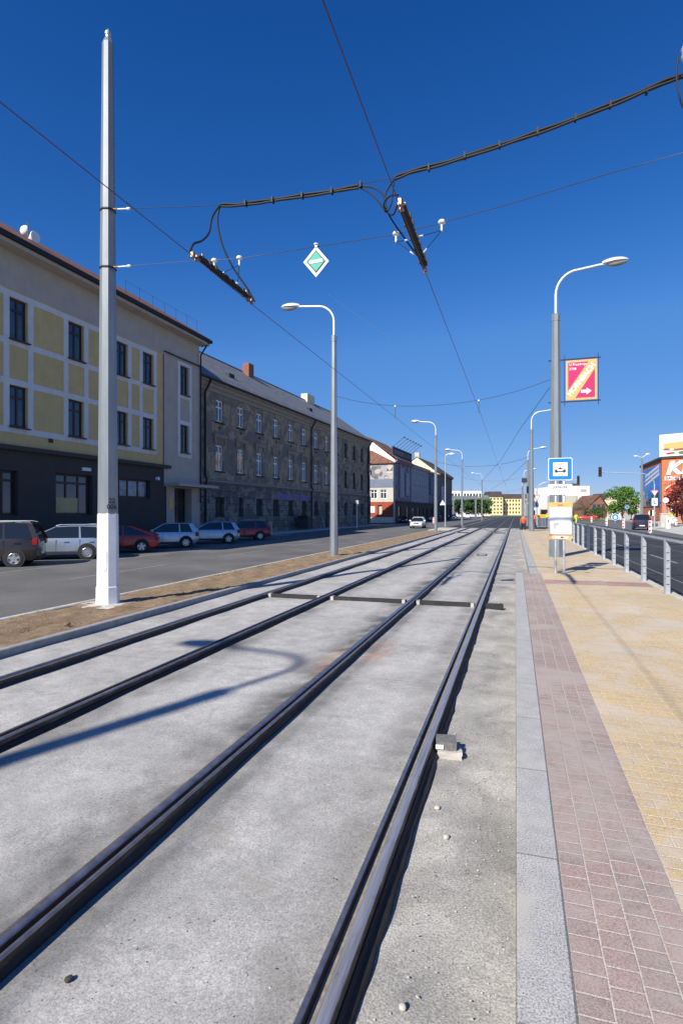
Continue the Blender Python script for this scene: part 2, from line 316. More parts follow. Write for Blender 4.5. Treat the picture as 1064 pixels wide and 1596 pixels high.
# ------------------------------------------------------------------ mesh helpers
class MB:
    def __init__(s): s.v = []; s.f = []; s.m = []; s.cm = 0
    def add(s, vs_, fs):
        k = len(s.v); s.v += [tuple(p) for p in vs_]; s.f += [tuple(i+k for i in q) for q in fs]; s.m += [s.cm]*len(fs); return s
    def box(s, x0, x1, y0, y1, z0, z1):
        return s.add([(x0,y0,z0),(x1,y0,z0),(x1,y1,z0),(x0,y1,z0),(x0,y0,z1),(x1,y0,z1),(x1,y1,z1),(x0,y1,z1)],
                     [(0,3,2,1),(4,5,6,7),(0,1,5,4),(1,2,6,5),(2,3,7,6),(3,0,4,7)])
    def bbox(s, x0, x1, y0, y1, z0, z1, b=.01):           # box with chamfered vertical and top edges
        def ring(i, z): return [(x0+i,y0+b,z),(x0+b,y0+i,z),(x1-b,y0+i,z),(x1-i,y0+b,z),(x1-i,y1-b,z),(x1-b,y1-i,z),(x0+b,y1-i,z),(x0+i,y1-b,z)]
        rs = [ring(0, z0), ring(0, z1-b), [(min(max(p[0], x0+b), x1-b), min(max(p[1], y0+b), y1-b), z1) for p in ring(0, z1)]]
        return s.loft(rs)
    def loft(s, rings, cap=True, closed=True):
        n = len(rings[0]); k = len(s.v); fs = []
        for r in rings: s.v += [tuple(p) for p in r]
        for i in range(len(rings)-1):
            for j in range(n if closed else n-1):
                a = i*n+j; b = i*n+(j+1) % n; fs.append((k+a, k+b, k+b+n, k+a+n))
        if cap: fs.append(tuple(k+j for j in reversed(range(n)))); fs.append(tuple(k+(len(rings)-1)*n+j for j in range(n)))
        s.f += fs; s.m += [s.cm]*len(fs); return s
    def tube(s, pts, r, n=6, cap=True):
        pts = [Vector(p) for p in pts]; rr = r if hasattr(r, '__len__') else [r]*len(pts); rings = []
        up = None
        for i, p in enumerate(pts):
            d = (pts[min(i+1, len(pts)-1)]-pts[max(i-1, 0)]).normalized()
            if up is None: up = Vector((0,0,1)) if abs(d.z) < .9 else Vector((1,0,0))
            a = up.cross(d)
            if a.length < 1e-4: a = Vector((1,0,0)).cross(d)
            a.normalize(); b = d.cross(a).normalized(); up = b
            rings.append([p+a*math.cos(2*math.pi*j/n)*rr[i]+b*math.sin(2*math.pi*j/n)*rr[i] for j in range(n)])
        return s.loft(rings, cap)
    def lathe(s, prof, c=(0,0,0), n=12, axis='z', ph=0, cap=True):
        rings = []
        for r, h in prof:
            ring = []
            for j in range(n):
                a = 2*math.pi*j/n+ph; x, y = r*math.cos(a), r*math.sin(a)
                p = (x, y, h) if axis == 'z' else ((x, h, y) if axis == 'y' else (h, x, y))
                ring.append((c[0]+p[0], c[1]+p[1], c[2]+p[2]))
            rings.append(ring)
        return s.loft(rings, cap)
    def prism(s, poly, h0, h1, axis='y'):                 # polygon in (a,b) extruded along axis
        def P(a, b, h): return (a, h, b) if axis == 'y' else ((h, a, b) if axis == 'x' else (a, b, h))
        return s.loft([[P(a, b, h0) for a, b in poly], [P(a, b, h1) for a, b in poly]])
    def grid(s, x0, x1, y0, y1, nx, ny, fz):
        vs_ = [(x0+(x1-x0)*i/nx, y0+(y1-y0)*j/ny, fz(x0+(x1-x0)*i/nx, y0+(y1-y0)*j/ny)) for j in range(ny+1) for i in range(nx+1)]
        return s.add(vs_, [(j*(nx+1)+i, j*(nx+1)+i+1, (j+1)*(nx+1)+i+1, (j+1)*(nx+1)+i) for j in range(ny) for i in range(nx)])
    def xf(s, m):
        s.v = [tuple(m @ Vector(p)) for p in s.v]; return s
    def obj(s, name, mats, parent=None, smooth=None, fix=True):
        me = bpy.data.meshes.new(name); me.from_pydata(s.v, [], s.f)
        for mm in (mats if isinstance(mats, (list, tuple)) else [mats]): me.materials.append(M(mm))
        if isinstance(mats, (list, tuple)) and len(mats) > 1: me.polygons.foreach_set('material_index', s.m)
        me.validate(); me.update()
        if fix:
            import bmesh
            bm = bmesh.new(); bm.from_mesh(me); bmesh.ops.recalc_face_normals(bm, faces=bm.faces); bm.to_mesh(me); bm.free()
        if smooth is not None: me.shade_smooth(); me.set_sharp_from_angle(angle=R(smooth))
        o = bpy.data.objects.new(name, me); sc.collection.objects.link(o)
        if parent: o.parent = parent
        return o
def tag(o, label, cat, group=None, kind=None):
    o['label'] = label; o['category'] = cat
    if group: o['group'] = group
    if kind: o['kind'] = kind
    return o
def thing(name, label, cat, loc=(0,0,0), rz=0, group=None):
    o = bpy.data.objects.new(name, None); o.empty_display_size = .3; sc.collection.objects.link(o)
    o.location = loc; o.rotation_euler = (0, 0, rz); return tag(o, label, cat, group)
def struct(o, label=None):
    o['kind'] = 'structure'
    if label: o['label'] = label
    return o
def kids(o): return [c for c in bpy.data.objects if c.parent == o]
def dup(root, loc=None, rz=None, label=None):
    def cp(o, par):
        c = o.copy(); sc.collection.objects.link(c); c.parent = par
        for k in kids(o): cp(k, c)
        return c
    r = cp(root, None)
    if loc is not None: r.location = loc
    if rz is not None: r.rotation_euler = (0, 0, rz)
    if label: r['label'] = label
    return r
def text(body, size, loc, rot, mat, parent, name='lettering', bold=.0, ext=.004, align='CENTER', sx=1, shear=0, spacing=1):
    cu = bpy.data.curves.new(name, 'FONT'); cu.body = body; cu.size = size; cu.extrude = ext; cu.offset = bold*size; cu.align_x = align; cu.align_y = 'CENTER'; cu.shear = shear; cu.space_character = spacing
    cu.resolution_u = 2; cu.use_fill_caps = True if hasattr(cu, 'use_fill_caps') else None
    tmp = bpy.data.objects.new('tmp', cu); sc.collection.objects.link(tmp); bpy.context.view_layer.update()
    me = bpy.data.meshes.new_from_object(tmp.evaluated_get(bpy.context.evaluated_depsgraph_get()))
    bpy.data.objects.remove(tmp); bpy.data.curves.remove(cu)
    me.name = name; me.materials.clear(); me.materials.append(M(mat))
    me.transform(Matrix.Diagonal((sx, 1, 1, 1)))
    me.transform(Matrix.Translation(loc) @ rot.to_matrix().to_4x4())
    o = bpy.data.objects.new(name, me); sc.collection.objects.link(o); o.parent = parent; return o
from mathutils import Euler
FACE_Y = Euler((R(90), 0, 0))                       # text facing -Y (towards the camera)

# ------------------------------------------------------------------ ground and roads
ZS, ZR = -.10, -.12
def box_struct(name, x0, x1, y0, y1, z0, z1, m, b=None):
    mb = MB(); (mb.bbox(x0, x1, y0, y1, z0, z1, b) if b else mb.box(x0, x1, y0, y1, z0, z1)); return struct(mb.obj(name, m))
struct(MB().add([(-2500,-300,-.30),(2500,-300,-.30),(2500,4500,-.30),(-2500,4500,-.30)], [(0,1,2,3)]).obj('ground', 'scrub'))
box_struct('road', -20.2, -9.18, -40, 330, -.28, ZR, 'old_asphalt')
box_struct('parking_lane', -23, -20.2, -40, 330, -.28, ZR-.004, 'old_asphalt')
box_struct('pavement', -30, -21.6, -40, 88, -.28, .0, 'plain_concrete', .02)
box_struct('side_street', -40, -21, 88, 101, -.28, ZR-.008, 'old_asphalt')
def slab_z(x, y):
    z = ZS
    for rx in (-2.33, ): z += .035*math.exp(-((x-rx-.06)/.14)**2)*(1 if x < -2.28 else 0)
    return z + .006*math.sin(x*2.1+y*.7)+.004*math.sin(y*2.9-x)
struct(MB().grid(-6.9, -.66, -6, 76, 70, 160, slab_z).obj('track_bed', 'track_concrete', smooth=60))
struct(MB().grid(-.67, .45, -6, 76, 12, 200, lambda x, y: -.13+.012*math.sin(x*9+y*3.1)+.01*math.sin(y*7.3)).obj('gutter_strip', 'dusty_concrete', smooth=60))
struct(MB().box(-8.95, 3.3, 76, 330, -.28, -.012).obj('crossing_surface', 'new_asphalt'))
# kerbs and earth verge
def verge_z(x, y):
    a = min(1, (x+9.05)/.25, (-7.0-x)/.2); return -.05+.04*a+.022*math.sin(x*5+y*1.3)*math.sin(y*2.7+x*2)+.012*math.sin(x*13+1.7*math.sin(y*.8))+random.uniform(-.016, .016)
mbv = MB().grid(-9.07, -6.99, -8, 62, 28, 900, verge_z); struct(mbv.obj('earth_verge', 'earth', smooth=80))
box_struct('kerb', -7.02, -6.88, -8, 72, -.28, .02, 'dark_kerb', .012)
box_struct('kerb', -9.2, -9.06, -8, 62, -.28, -.02, 'pale_kerb', .02)
box_struct('traffic_island', -9.3, -6.9, 62, 72, -.28, .04, 'pale_kerb', .05)
box_struct('kerb', -7.02, -6.88, 78, 330, -.28, .06, 'pale_kerb', .02)
# platform
PZ = .20
box_struct('platform_kerb', .0, .21, -6, 17.0, -.28, PZ, 'granite', .012)
box_struct('platform_kerb', .40, .64, 17.0, 60, -.28, PZ-.01, 'granite', .012)
def sheet(name, x0, x1, y0, y1, z, m): return struct(MB().add([(x0,y0,z),(x1,y0,z),(x1,y1,z),(x0,y1,z)], [(0,1,2,3)]).obj(name, m))
sheet('platform_pink_band', .21, .70, -6, 17.0, PZ-.002, 'pink_pavers')
sheet('platform', .70, 3.16, -6, 17.0, PZ-.002, 'yellow_pavers')
sheet('platform', .64, 3.16, 17.0, 62, PZ-.002, 'yellow_pavers')
sheet('tactile_strip', .70, 3.1, 14.65, 15.45, PZ+.002, 'tactile_pavers')
box_struct('platform_body', .64, 3.16, 17.0, 62, -.28, PZ-.01, 'plain_concrete')
box_struct('platform_body', .21, 3.16, -6, 17.0, -.28, PZ-.01, 'plain_concrete')
box_struct('kerb', 3.16, 3.32, -6, 64, -.28, PZ+.01, 'pale_kerb', .015)
box_struct('road', 3.32, 11.9, -40, 330, -.28, .02, 'new_asphalt')
box_struct('road', 11.9, 60, -20, 140, -.28, .014, 'old_asphalt')
sheet('cross_road', -140, -9.18, 128, 150, ZR+.004, 'old_asphalt')
box_struct('pavement', 24, 90, 91, 330, -.28, .10, 'pale_kerb', .02)
sheet('grass_bank', 14, 60, 141, 330, .03, 'grass')
for k in range(10):       # lane marks
    sheet('lane_or_lit_line', 5.82, 5.92, 6+9*k, 10.5+9*k, .0245, 'worn_paint_or_lit_edge')
sheet('lane_or_lit_line', 11.0, 11.12, 0, 100, .0245, 'worn_paint_or_lit_edge')
for x in (4.35, 7.7, 9.4): sheet('asphalt_seam', x, x+.03, 0, 120, .0243, 'worn_paint_or_lit_edge')
for k in range(9): sheet('lane_or_lit_line', -13.28, -13.18, 5+9*k, 10+9*k, ZR+.004, 'worn_paint_or_lit_edge')
sheet('lane_or_lit_line', -16.9, -16.8, -5, 110, ZR+.0045, 'worn_paint_or_lit_edge')  # pale strip paints the sunlit edge of the building shadow on the road
for k in range(4): sheet('crossing_mark', -20.6, -19.8, 45+k*.9, 45.45+k*.9, ZR+.0043, 'road_paint')

# ------------------------------------------------------------------ rails
def rail(x, side, label):
    s = side                                           # +1: groove on the left (right-hand rail)
    def prof(pts): return [(x+s*a, z) for a, z in pts]
    Y0, Y1 = -6, 330
    root = thing('tram_rail', label, 'rail', (0,0,0), 0, 'grooved tram rails')
    body = [(.0, -.14), (.0, -.155+.01), (.062, -.145), (.062, -.10), (.035, -.085), (.035, -.05), (.048, -.04), (.048, -.012), (.044, -.008), (-.016, -.008), (-.022, -.05), (-.06, -.05), (-.066, -.012), (-.09, -.012), (-.09, -.06), (-.075, -.08), (-.075, -.14)]
    MB().prism(prof(body), Y0, Y1).obj('rail_body', 'rail_side', root)
    MB().prism(prof([(-.020, -.016), (-.019, -.009), (-.014, -.0035), (-.004, -.0005), (.010, .001), (.024, .0), (.036, -.004), (.044, -.011), (.047, -.020), (.047, -.034), (.040, -.034), (.03, -.015)]), Y0, Y1).obj('running_surface', 'rail_top' if 'shiny' in label else 'rail_dark', root, 50)
    MB().prism(prof([(-.066, -.012), (-.066, -.003), (-.070, .0), (-.086, .0), (-.092, -.004), (-.092, -.014)]), Y0, Y1).obj('guard_lip', 'rail_dark', root)
    MB().prism(prof([(-.025, -.052), (-.059, -.052), (-.059, -.043), (-.025, -.045)]), Y0, 76).obj('groove_dirt', 'rail_groove_fill', root)
    rq = random.Random(int(abs(x)*100)); yy = Y0; rings = []; ea = eb = 0
    while yy < 76:
        ea = ea*.6+rq.uniform(-.007, .007); eb = eb*.6+rq.uniform(-.009, .009)
        pr = prof([(-.106+ea, -.16), (.098+eb, -.16), (.086+eb, -.090), (.064, -.078), (.05, -.06), (-.09, -.05), (-.100+ea, -.082)]); rings.append([(a, yy, z) for a, z in pr]); yy += .09 if yy < 18 else .8
    MB().loft(rings).obj('rubber_seal', 'rubber_seal', root)
rail(-5.83, -1, 'leftmost tram rail, next to the earth verge')
rail(-4.26, 1, 'second tram rail from the left, right rail of the far track')
rail(-2.24, -1, 'third tram rail from the left, running into the bottom left corner')
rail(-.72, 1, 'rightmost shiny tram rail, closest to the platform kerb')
# drain bars across the tracks
def bar(name, label, Y, segs, w_=.13, cat='drain'):
    root = thing(name, label, cat, (0, Y, ZS))
    mb = MB()
    for a, b in segs:
        mb = MB().bbox(a, b, -w_/2, w_/2, -.01, .085, .01); mb.obj('channel', 'dark_iron', root)
        mb = MB(); mb.box(a+.03, b-.03, -.02, .02, .0855, .088); mb.obj('slot', 'rubber_seal', root)
        if b-a > 1: MB().box(a+.02, a+.09, -w_/2-.006, w_/2+.006, .0, .088).obj('bracket', 'plain_concrete', root); MB().box(b-.09, b-.02, -w_/2-.006, w_/2+.006, .0, .088).obj('bracket', 'plain_concrete', root)
bar('drainage_channel', 'black drainage channel crossing both tracks near the grey mast', 12.4, [(-5.74,-4.37),(-4.15,-2.35),(-2.13,-.84),(-.62,-.25)])
bar('drainage_channel', 'distant dark drain crossing the tracks before the dark asphalt', 57, [(-5.74,-4.37),(-2.13,-.84)])
r_ = thing('manhole_frame', 'small dark rectangular frame lying on the concrete between the right rails', 'manhole', G(750.5, 865, ZS))
for a in ((-.22,.22,-.5,-.45),(-.22,.22,.45,.5),(-.22,-.18,-.45,.45),(.18,.22,-.45,.45)): MB().box(a[0],a[1],a[2],a[3],-.01,.02).obj('frame_bar', 'dark_iron', r_)
mb = MB().tube([(-2.1,60,ZS+.01),(-1.6,63,ZS+.01),(-1.2,66,ZS+.01),(-.95,71,ZS+.01)], .035, 6); tag(mb.obj('joint_strip', 'dark_iron'), 'dark curved joint strip in the concrete between the right rails far off', 'joint')
mb = MB().tube([(-2.4,61,ZS+.01),(-2.9,64,ZS+.01),(-3.4,68,ZS+.01),(-4.0,75,ZS+.01)], .035, 6); tag(mb.obj('joint_strip', 'dark_iron'), 'dark curved joint strip in the concrete between the two tracks far off', 'joint')
# block beside the rail
p = G(698, 1178, -.13); t = thing('kerb_chunk', 'dark granite block on a lump of mortar beside the rightmost rail', 'stone block', p, R(8))
rr = random.Random(3)
def rough_block(x0, x1, y0, y1, z0, z1, a, n=4):
    rings = []
    for k in range(n+1):
        z = z0+(z1-z0)*k/n; ring = []
        for i in range(16):
            s = i/4; q = int(s) % 4; f = s-int(s)
            cs = [(x0,y0),(x1,y0),(x1,y1),(x0,y1)]; A, B = cs[q], cs[(q+1) % 4]
            ring.append((A[0]+(B[0]-A[0])*f+rr.uniform(-a,a), A[1]+(B[1]-A[1])*f+rr.uniform(-a,a), z+rr.uniform(-a,a)*(k > 0)))
        rings.append(ring)
    return MB().loft(rings)
rough_block(-.09, .11, -.07, .15, -.02, .06, .007).obj('mortar', 'plain_concrete', t, 35)
rough_block(-.10, .07, -.03, .14, .05, .125, .004).obj('granite_block', 'block_stone', t, 35)
MB().box(-.105, -.04, -.042, -.036, .07, .105).obj('tag', 'sign_white', t)
for px, py, s, lb in ((681,1262,.022,'round beige pebble on the grey strip below the stone block'),(695,1308,.022,'white pebble on the grey strip, second below the stone block'),(627,1573,.016,'small white pebble near the bottom edge beside the rail'),
                      (107,1530,.016,'small dark stone on the concrete at bottom left'),(780,943,.03,'dark pebble at the end of the drainage channel'),(105,976,.05,'dark clod of earth on the verge left of the mast')):
    p = G(px, py, -.125 if px > 600 else (-.0 if py < 1000 else ZS))
    mb = MB(); rings = []
    for k in range(1, 6):
        a = math.pi*k/6; rings.append([(s*math.sin(a)*math.cos(2*math.pi*j/8)*rr.uniform(.8,1.2), s*1.2*math.sin(a)*math.sin(2*math.pi*j/8)*rr.uniform(.8,1.2), s*.7-s*.7*math.cos(a)) for j in range(8)])
    mb.loft(rings); o = mb.obj('pebble', 'pale_kerb' if 'white' in lb or 'beige' in lb else ('boarded' if 'clod' not in lb else 'earth'), None, 60); o.location = p; tag(o, lb, 'stone')
# loose grit
gm = MB()
for k in range(900):
    x = rr.uniform(-.55, -.02) if k < 500 else rr.uniform(-6.8, -.8); y = 1.2+rr.random()**1.5*14; s = rr.uniform(.002, .0065); z = (-.118 if x > -.6 else slab_z(x, y))
    gm.add([(x+s,y,z),(x,y+s,z),(x-s,y,z),(x,y-s,z),(x,y,z+s)], [(0,1,4),(1,2,4),(2,3,4),(3,0,4)])
o = gm.obj('grit', 'pale_kerb'); o['kind'] = 'stuff'; o['label'] = 'fine loose grit scattered over the concrete'; o['category'] = 'grit'
gm = MB()
for k in range(2600):
    x = rr.uniform(-9.0, -7.05); y = 2+rr.random()**1.4*30; s = rr.uniform(.006, .03); z = -.02
    gm.add([(x+s,y,z),(x,y+s*rr.uniform(.6,1.3),z),(x-s,y,z),(x,y-s,z),(x+rr.uniform(-s,s)*.4,y,z+s*.9)], [(0,1,4),(1,2,4),(2,3,4),(3,0,4)])
o = gm.obj('soil_clods', 'earth'); o['kind'] = 'stuff'; o['label'] = 'crumbly clods on the brown earth verge'; o['category'] = 'soil'

gm = MB()
for k in range(420):
    x = rr.choice((-9.0, -7.1))+rr.gauss(0, .07); y = 4+rr.random()*50
    if math.sin(y*1.7)+math.sin(y*.63+x) < .5: continue
    for q in range(4):
        a = rr.uniform(0, 6.28); h_ = rr.uniform(.03, .09); gm.add([(x-.008,y,-.04),(x+.008,y,-.04),(x+math.cos(a)*.04,y+math.sin(a)*.04,-.04+h_)], [(0,1,2)])
o = gm.obj('weeds', 'grass', None, None, False); o['kind'] = 'stuff'; o['label'] = 'sparse weeds along the edges of the earth verge'; o['category'] = 'weeds'

# ------------------------------------------------------------------ poles, lamps
def shaft(r0, r1, z0, z1, n=8, seg=1):
    return MB().lathe([(r0+(r1-r0)*k/seg, z0+(z1-z0)*k/seg) for k in range(seg+1)], n=n, ph=math.pi/8)
def clamp_ring(z, r, par): MB().lathe([(r, z-.02), (r+.018, z-.015), (r+.018, z+.015), (r, z+.02)], n=8, ph=math.pi/8).obj('clamp_ring', 'dark_iron', par)
pl = G(168.5, 942, -.02)
t = thing('catenary_mast', 'tall grey octagonal mast with white painted foot, in the brown earth verge', 'mast', pl, R(19.3))
H1 = 12.15
def rad1(z): return .222+(.118-.222)*z/H1
ring_z = 1.92
top = []; nn = 8
MB().lathe([(rad1(ring_z)-.002, ring_z), (rad1(H1), H1-.12), (rad1(H1)-.05, H1)], n=8, ph=R(22.5)).obj('shaft', 'pole_grey', t)
mb = MB(); rings = [[], [], [], []]
for j in range(48):
    a = 2*math.pi*j/48+R(22.5); seg = j % 6; a0 = 2*math.pi*(j//6)/8+R(22.5); a1 = a0+math.pi/4
    def oc(r): 
        A = Vector((math.cos(a0), math.sin(a0)))*r; B = Vector((math.cos(a1), math.sin(a1)))*r; return A+(B-A)*seg/6
    for k, (z, ex) in enumerate(((0, .018), (.38, .018), (.40, .003), (ring_z+.02+.03*math.sin(j*1.3)*math.cos(j*.37), .003))):
        q = oc(rad1(z)+ex); rings[k].append((q.x, q.y, z))
mb.loft(rings); mb.obj('painted_foot', 'pole_white', t)
f = MB().lathe([(.62,-.12),(.60,.0),(.56,.02),(.25,.03)], n=28); o = f.obj('footing', 'pale_kerb', t, 40); o.scale = (1, 1, 1)
MB().lathe([(.02,H1-.01),(.05,H1-.01),(.05,H1+.06),(.065,H1+.07),(.065,H1+.12),(.045,H1+.14),(.02,H1+.19)], n=12).obj('cap', 'galvanised', t, 40)
# facet towards the camera: hatch and number
def on_facet(mb_or_none, ang, z, r): return Matrix.Rotation(ang, 4, 'Z') @ Matrix.Translation((r, 0, z))
# facets have normals at k*45 degrees in local space
def rect_plate(w_, h_, th): return MB().prism([(w_/2*math.cos(a)**1, h_/2*math.sin(a)) for a in [2*math.pi*k/20 for k in range(20)]], -th, th, 'x')
face_r = lambda z: rad1(z)*math.cos(R(22.5))
m_ = on_facet(None, R(-90)-R(0), .95, face_r(.95)+.006)
mb = MB()
pts = [(x*.055, (1 if k < 10 else -1)*.16+.055*math.sin(a)) for k, (a, x) in enumerate([(math.pi*k/9 if k < 10 else math.pi*(k-1)/9, math.cos(math.pi*k/9 if k < 10 else math.pi*(k-1)/9)) for k in range(20)])]
mb.prism(pts, 0, .008, 'x').xf(m_); mb.obj('hatch_cover', 'pole_white', t); MB().prism([(a*1.13, b*1.035) for a, b in pts], -.003, .003, 'x').xf(m_).obj('hatch_seam', 'sign_grey', t)
for k, s_ in enumerate(('22', '006')):
    z = 2.22-.13*k; mm = Matrix.Rotation(R(-45), 4, 'Z') @ Matrix.Translation((face_r(z)+.004, 0, z)) @ Euler((R(90), 0, R(90))).to_matrix().to_4x4()
    o = text(s_, .15, Vector((0,0,0)), Euler((0,0,0)), 'sign_black', t, 'number', .01, .002); o.data.transform(mm)
for z in (7.2, 8.44): clamp_ring(z, rad1(z), t)

def street_lamp(label, loc, rot, Hc=10.06, reach=1.95, r0=.185, r1=.12, rise=1.5, rings=(7.2,), group='grey lamp columns along the tracks'):
    t = thing('street_lamp', label, 'street lamp', loc, rot, group)
    MB().lathe([(r0+.03, -.1), (r0+.03, .02), (r0, .03), (r1, Hc-.3)], n=8, ph=R(22.5)).obj('column', 'pole_grey', t)
    MB().lathe([(r1+.01, Hc-.3), (r1+.015, Hc-.02), (r1-.02, Hc)], n=8, ph=R(22.5)).obj('collar', 'pole_grey', t)
    rb = .055
    pts = [(0,0,Hc-.05), (0,0,Hc+rise*.42)]
    for k in range(1, 9):
        a = math.pi/2*k/8; pts.append((reach*.42*(1-math.cos(a)), 0, Hc+rise*.42+rise*.52*math.sin(a)))
    pts.append((reach*.8, 0, Hc+rise*.99)); pts.append((reach*.92, 0, Hc+rise))
    MB().tube(pts, [rb]*2+[rb*.9]*(len(pts)-2), 10).obj('arm', 'lamp_white', t, 50)
    # lamp head: flattened teardrop
    rings = []; x0 = reach*.86; L_ = .92
    for k in range(11):
        u = k/10; w_ = .19*math.sin(math.pi*min(1, max(.04, u*.93+.05)))**.55; h_ = .17*math.sin(math.pi*min(1, max(.06, u*.9+.08)))**.5
        rings.append([(x0+u*L_, w_*math.cos(b), Hc+rise+.02+u*.04+h_*math.sin(b)*(1 if math.sin(b) > 0 else .25)) for b in [2*math.pi*j/14 for j in range(14)]])
    hd = MB().loft(rings).obj('lamp_head', 'lamp_white', t, 50)
    rings = []
    for k in range(9):
        u = k/8; w_ = .13*math.sin(math.pi*(u*.86+.07))**.5; h_ = .15*math.sin(math.pi*(u*.86+.07))**.5
        rings.append([(x0+.18+u*(L_-.24), w_*math.cos(b), Hc+rise-.0+u*.03-h_*max(0, -math.sin(b))+.005*max(0, math.sin(b))) for b in [2*math.pi*j/12 for j in range(12)]])
    MB().loft(rings).obj('lamp_glass', 'lamp_glass', hd, 50)
    return t
LAMP_L = [(-7.9, 24.1), (-7.95, 58.3), (-7.75, 86), (-7.8, 139)]
LBL = ['lamp column in the verge left of the tracks, arm reaching left, nearest in view', 'second lamp column left of the tracks, at the end of the earth verge', 'third lamp column left of the tracks, at the crossing', 'farthest lamp column left of the tracks']
lamp0 = street_lamp(LBL[0], (-7.9, 24.1, -.02), math.pi)
for (x, y), lb in list(zip(LAMP_L, LBL))[1:]: dup(lamp0, (x, y, -.02), math.pi, lb)
dup(lamp0, (-8.1, -7.1, -.02), math.pi, 'lamp column in the verge behind the camera, seen by its shadow')
lr = street_lamp('nearest lamp column on the platform, red and yellow banner on its side', (1.52, 23.6, PZ-.01), 0, 9.65, 1.95, .27, .16, 1.75, group='grey lamp columns on the platform')
for k, (x, y) in enumerate(((1.42, 55.6), (1.7, 86), (1.7, 128), (1.8, 170))):
    dup(lr, (x, y, PZ-.01 if y < 60 else 0), 0, ['second lamp column on the platform, behind the one with the banner', 'third lamp column in the platform row, beside the traffic signal', 'fourth lamp column in the platform row, far off', 'farthest lamp column in the platform row'][k])
# slim lamp behind island
p = G(693.5, 821, 0); t = thing('street_lamp', 'slim pale lamp post with twin signs, between the second and third left lamp columns', 'street lamp', p, 0)
MB().lathe([(.09, 0), (.055, 9.6)], n=10).obj('column', 'galvanised', t)
MB().tube([(0,0,9.55),(.05,0,9.9),(.4,0,10.05),(.8,0,10.05)], .04, 8).obj('arm', 'lamp_white', t)
MB().lathe([(.02,.0),(.16,.1),(.19,.4),(.1,.8),(.02,.85)], (.5,0,10.02), 10, 'x').obj('lamp_head', 'lamp_white', t, 50)
MB().prism([(-.4,0),(.4,0),(0,.7)], -.02, .02).xf(Matrix.Translation((-.35,-.1,3.0))).obj('sign_plate', 'sign_white', t)

# ------------------------------------------------------------------ overhead wires
CW = 6.12
def wire(name, label, cat, pts, r, m='wire_steel', group=None, n=6): return tag(MB().tube(pts, r, n).obj(name, m, None, 60), label, cat, group)
def sag(a, b, s, n=14):
    a, b = Vector(a), Vector(b); return [a+(b-a)*k/n-Vector((0,0,4*s*(k/n)*(1-k/n))) for k in range(n+1)]
XR, XL = -1.46, -5.03
wire('contact_wire', 'contact wire over the right track', 'overhead wire', [(XR,-8,CW-.07),(XR-.02,7.2,CW-.05),(XR-.02,9.7,CW-.02),(XR+.04,24.4,CW+.03),(XR,55.5,CW),(XR,86,CW),(XR,128,CW),(XR,300,CW)], .0065, 'wire_copper', 'contact wires')
wire('contact_wire', 'contact wire over the left track', 'overhead wire', [(XL,-8,CW+.05),(XL,7.9,CW+.03),(XL,10.1,CW),(XL-.02,24.4,CW+.03),(XL,58,CW),(XL,86,CW),(XL,139,CW),(XL,300,CW)], .0065, 'wire_copper', 'contact wires')
# mast at the right, just out of the frame
XM, YM = 2.72, 9.15
t = thing('catenary_mast', 'grey mast at the platform fence carrying the right ends of the cables', 'mast', (XM, YM, PZ-.01))
MB().lathe([(.22,-.1),(.20,.02),(.11,11.5)], n=8, ph=R(22.5)).obj('shaft', 'pole_grey', t); clamp_ring(7.1, .15, t); clamp_ring(8.9, .135, t)
a = Vector((pl.x+.15, pl.y, 7.2)); 
Ys = lambda x: pl.y+(YM-pl.y)*(x-pl.x)/(XM-pl.x)
def span_pt(px, py, Y=9.55):
    return AY(px, py, Y)
lowpts = [a, span_pt(300,407,9.75), span_pt(373,403,9.7), span_pt(490,385), span_pt(612,366,9.4), span_pt(690,347,9.35), span_pt(800,316,9.3), span_pt(950,270,9.25), span_pt(1064,238,9.2), Vector((XM-.13, YM, AY(1100,226,9.2).z))]
wire('span_wire', 'lower cross wire carrying the green diamond sign', 'cross wire', lowpts, .006, group='cross wires between the near masts')
b = Vector((pl.x+.14, pl.y, 8.44))
uppts = [b, span_pt(345,320,9.7), span_pt(450,308,9.6), span_pt(560,287,9.5), span_pt(615,277,9.45), span_pt(700,252,9.4), span_pt(840,204,9.3), span_pt(950,163,9.25), span_pt(1030,132,9.2), Vector((XM-.13, YM, AY(1100,108,9.2).z))]
wire('span_wire', 'upper cross wire carrying the bundled black cables', 'cross wire', uppts, .006, group='cross wires between the near masts')
def tensioner(label, p, q):
    p, q = Vector(p), Vector(q); d = (q-p).normalized(); t = thing('wire_strainer', label, 'strainer', p)
    MB().tube([(0,0,0), d*.12], .022, 8).obj('eye', 'brass_clamp', t); MB().tube([d*.12, d*.36], .016, 8).obj('rod', 'insulator_white', t, 60)
    MB().lathe([(.012,.36),(.03,.38),(.03,.44),(.012,.46)], n=10).xf(d.to_track_quat('Z','Y').to_matrix().to_4x4()).obj('insulator', 'insulator_white', t, 40)
tensioner('white strainer on the grey mast, end of the lower cross wire', a, lowpts[1]); tensioner('white strainer on the grey mast, end of the upper cross wire', b, uppts[1])
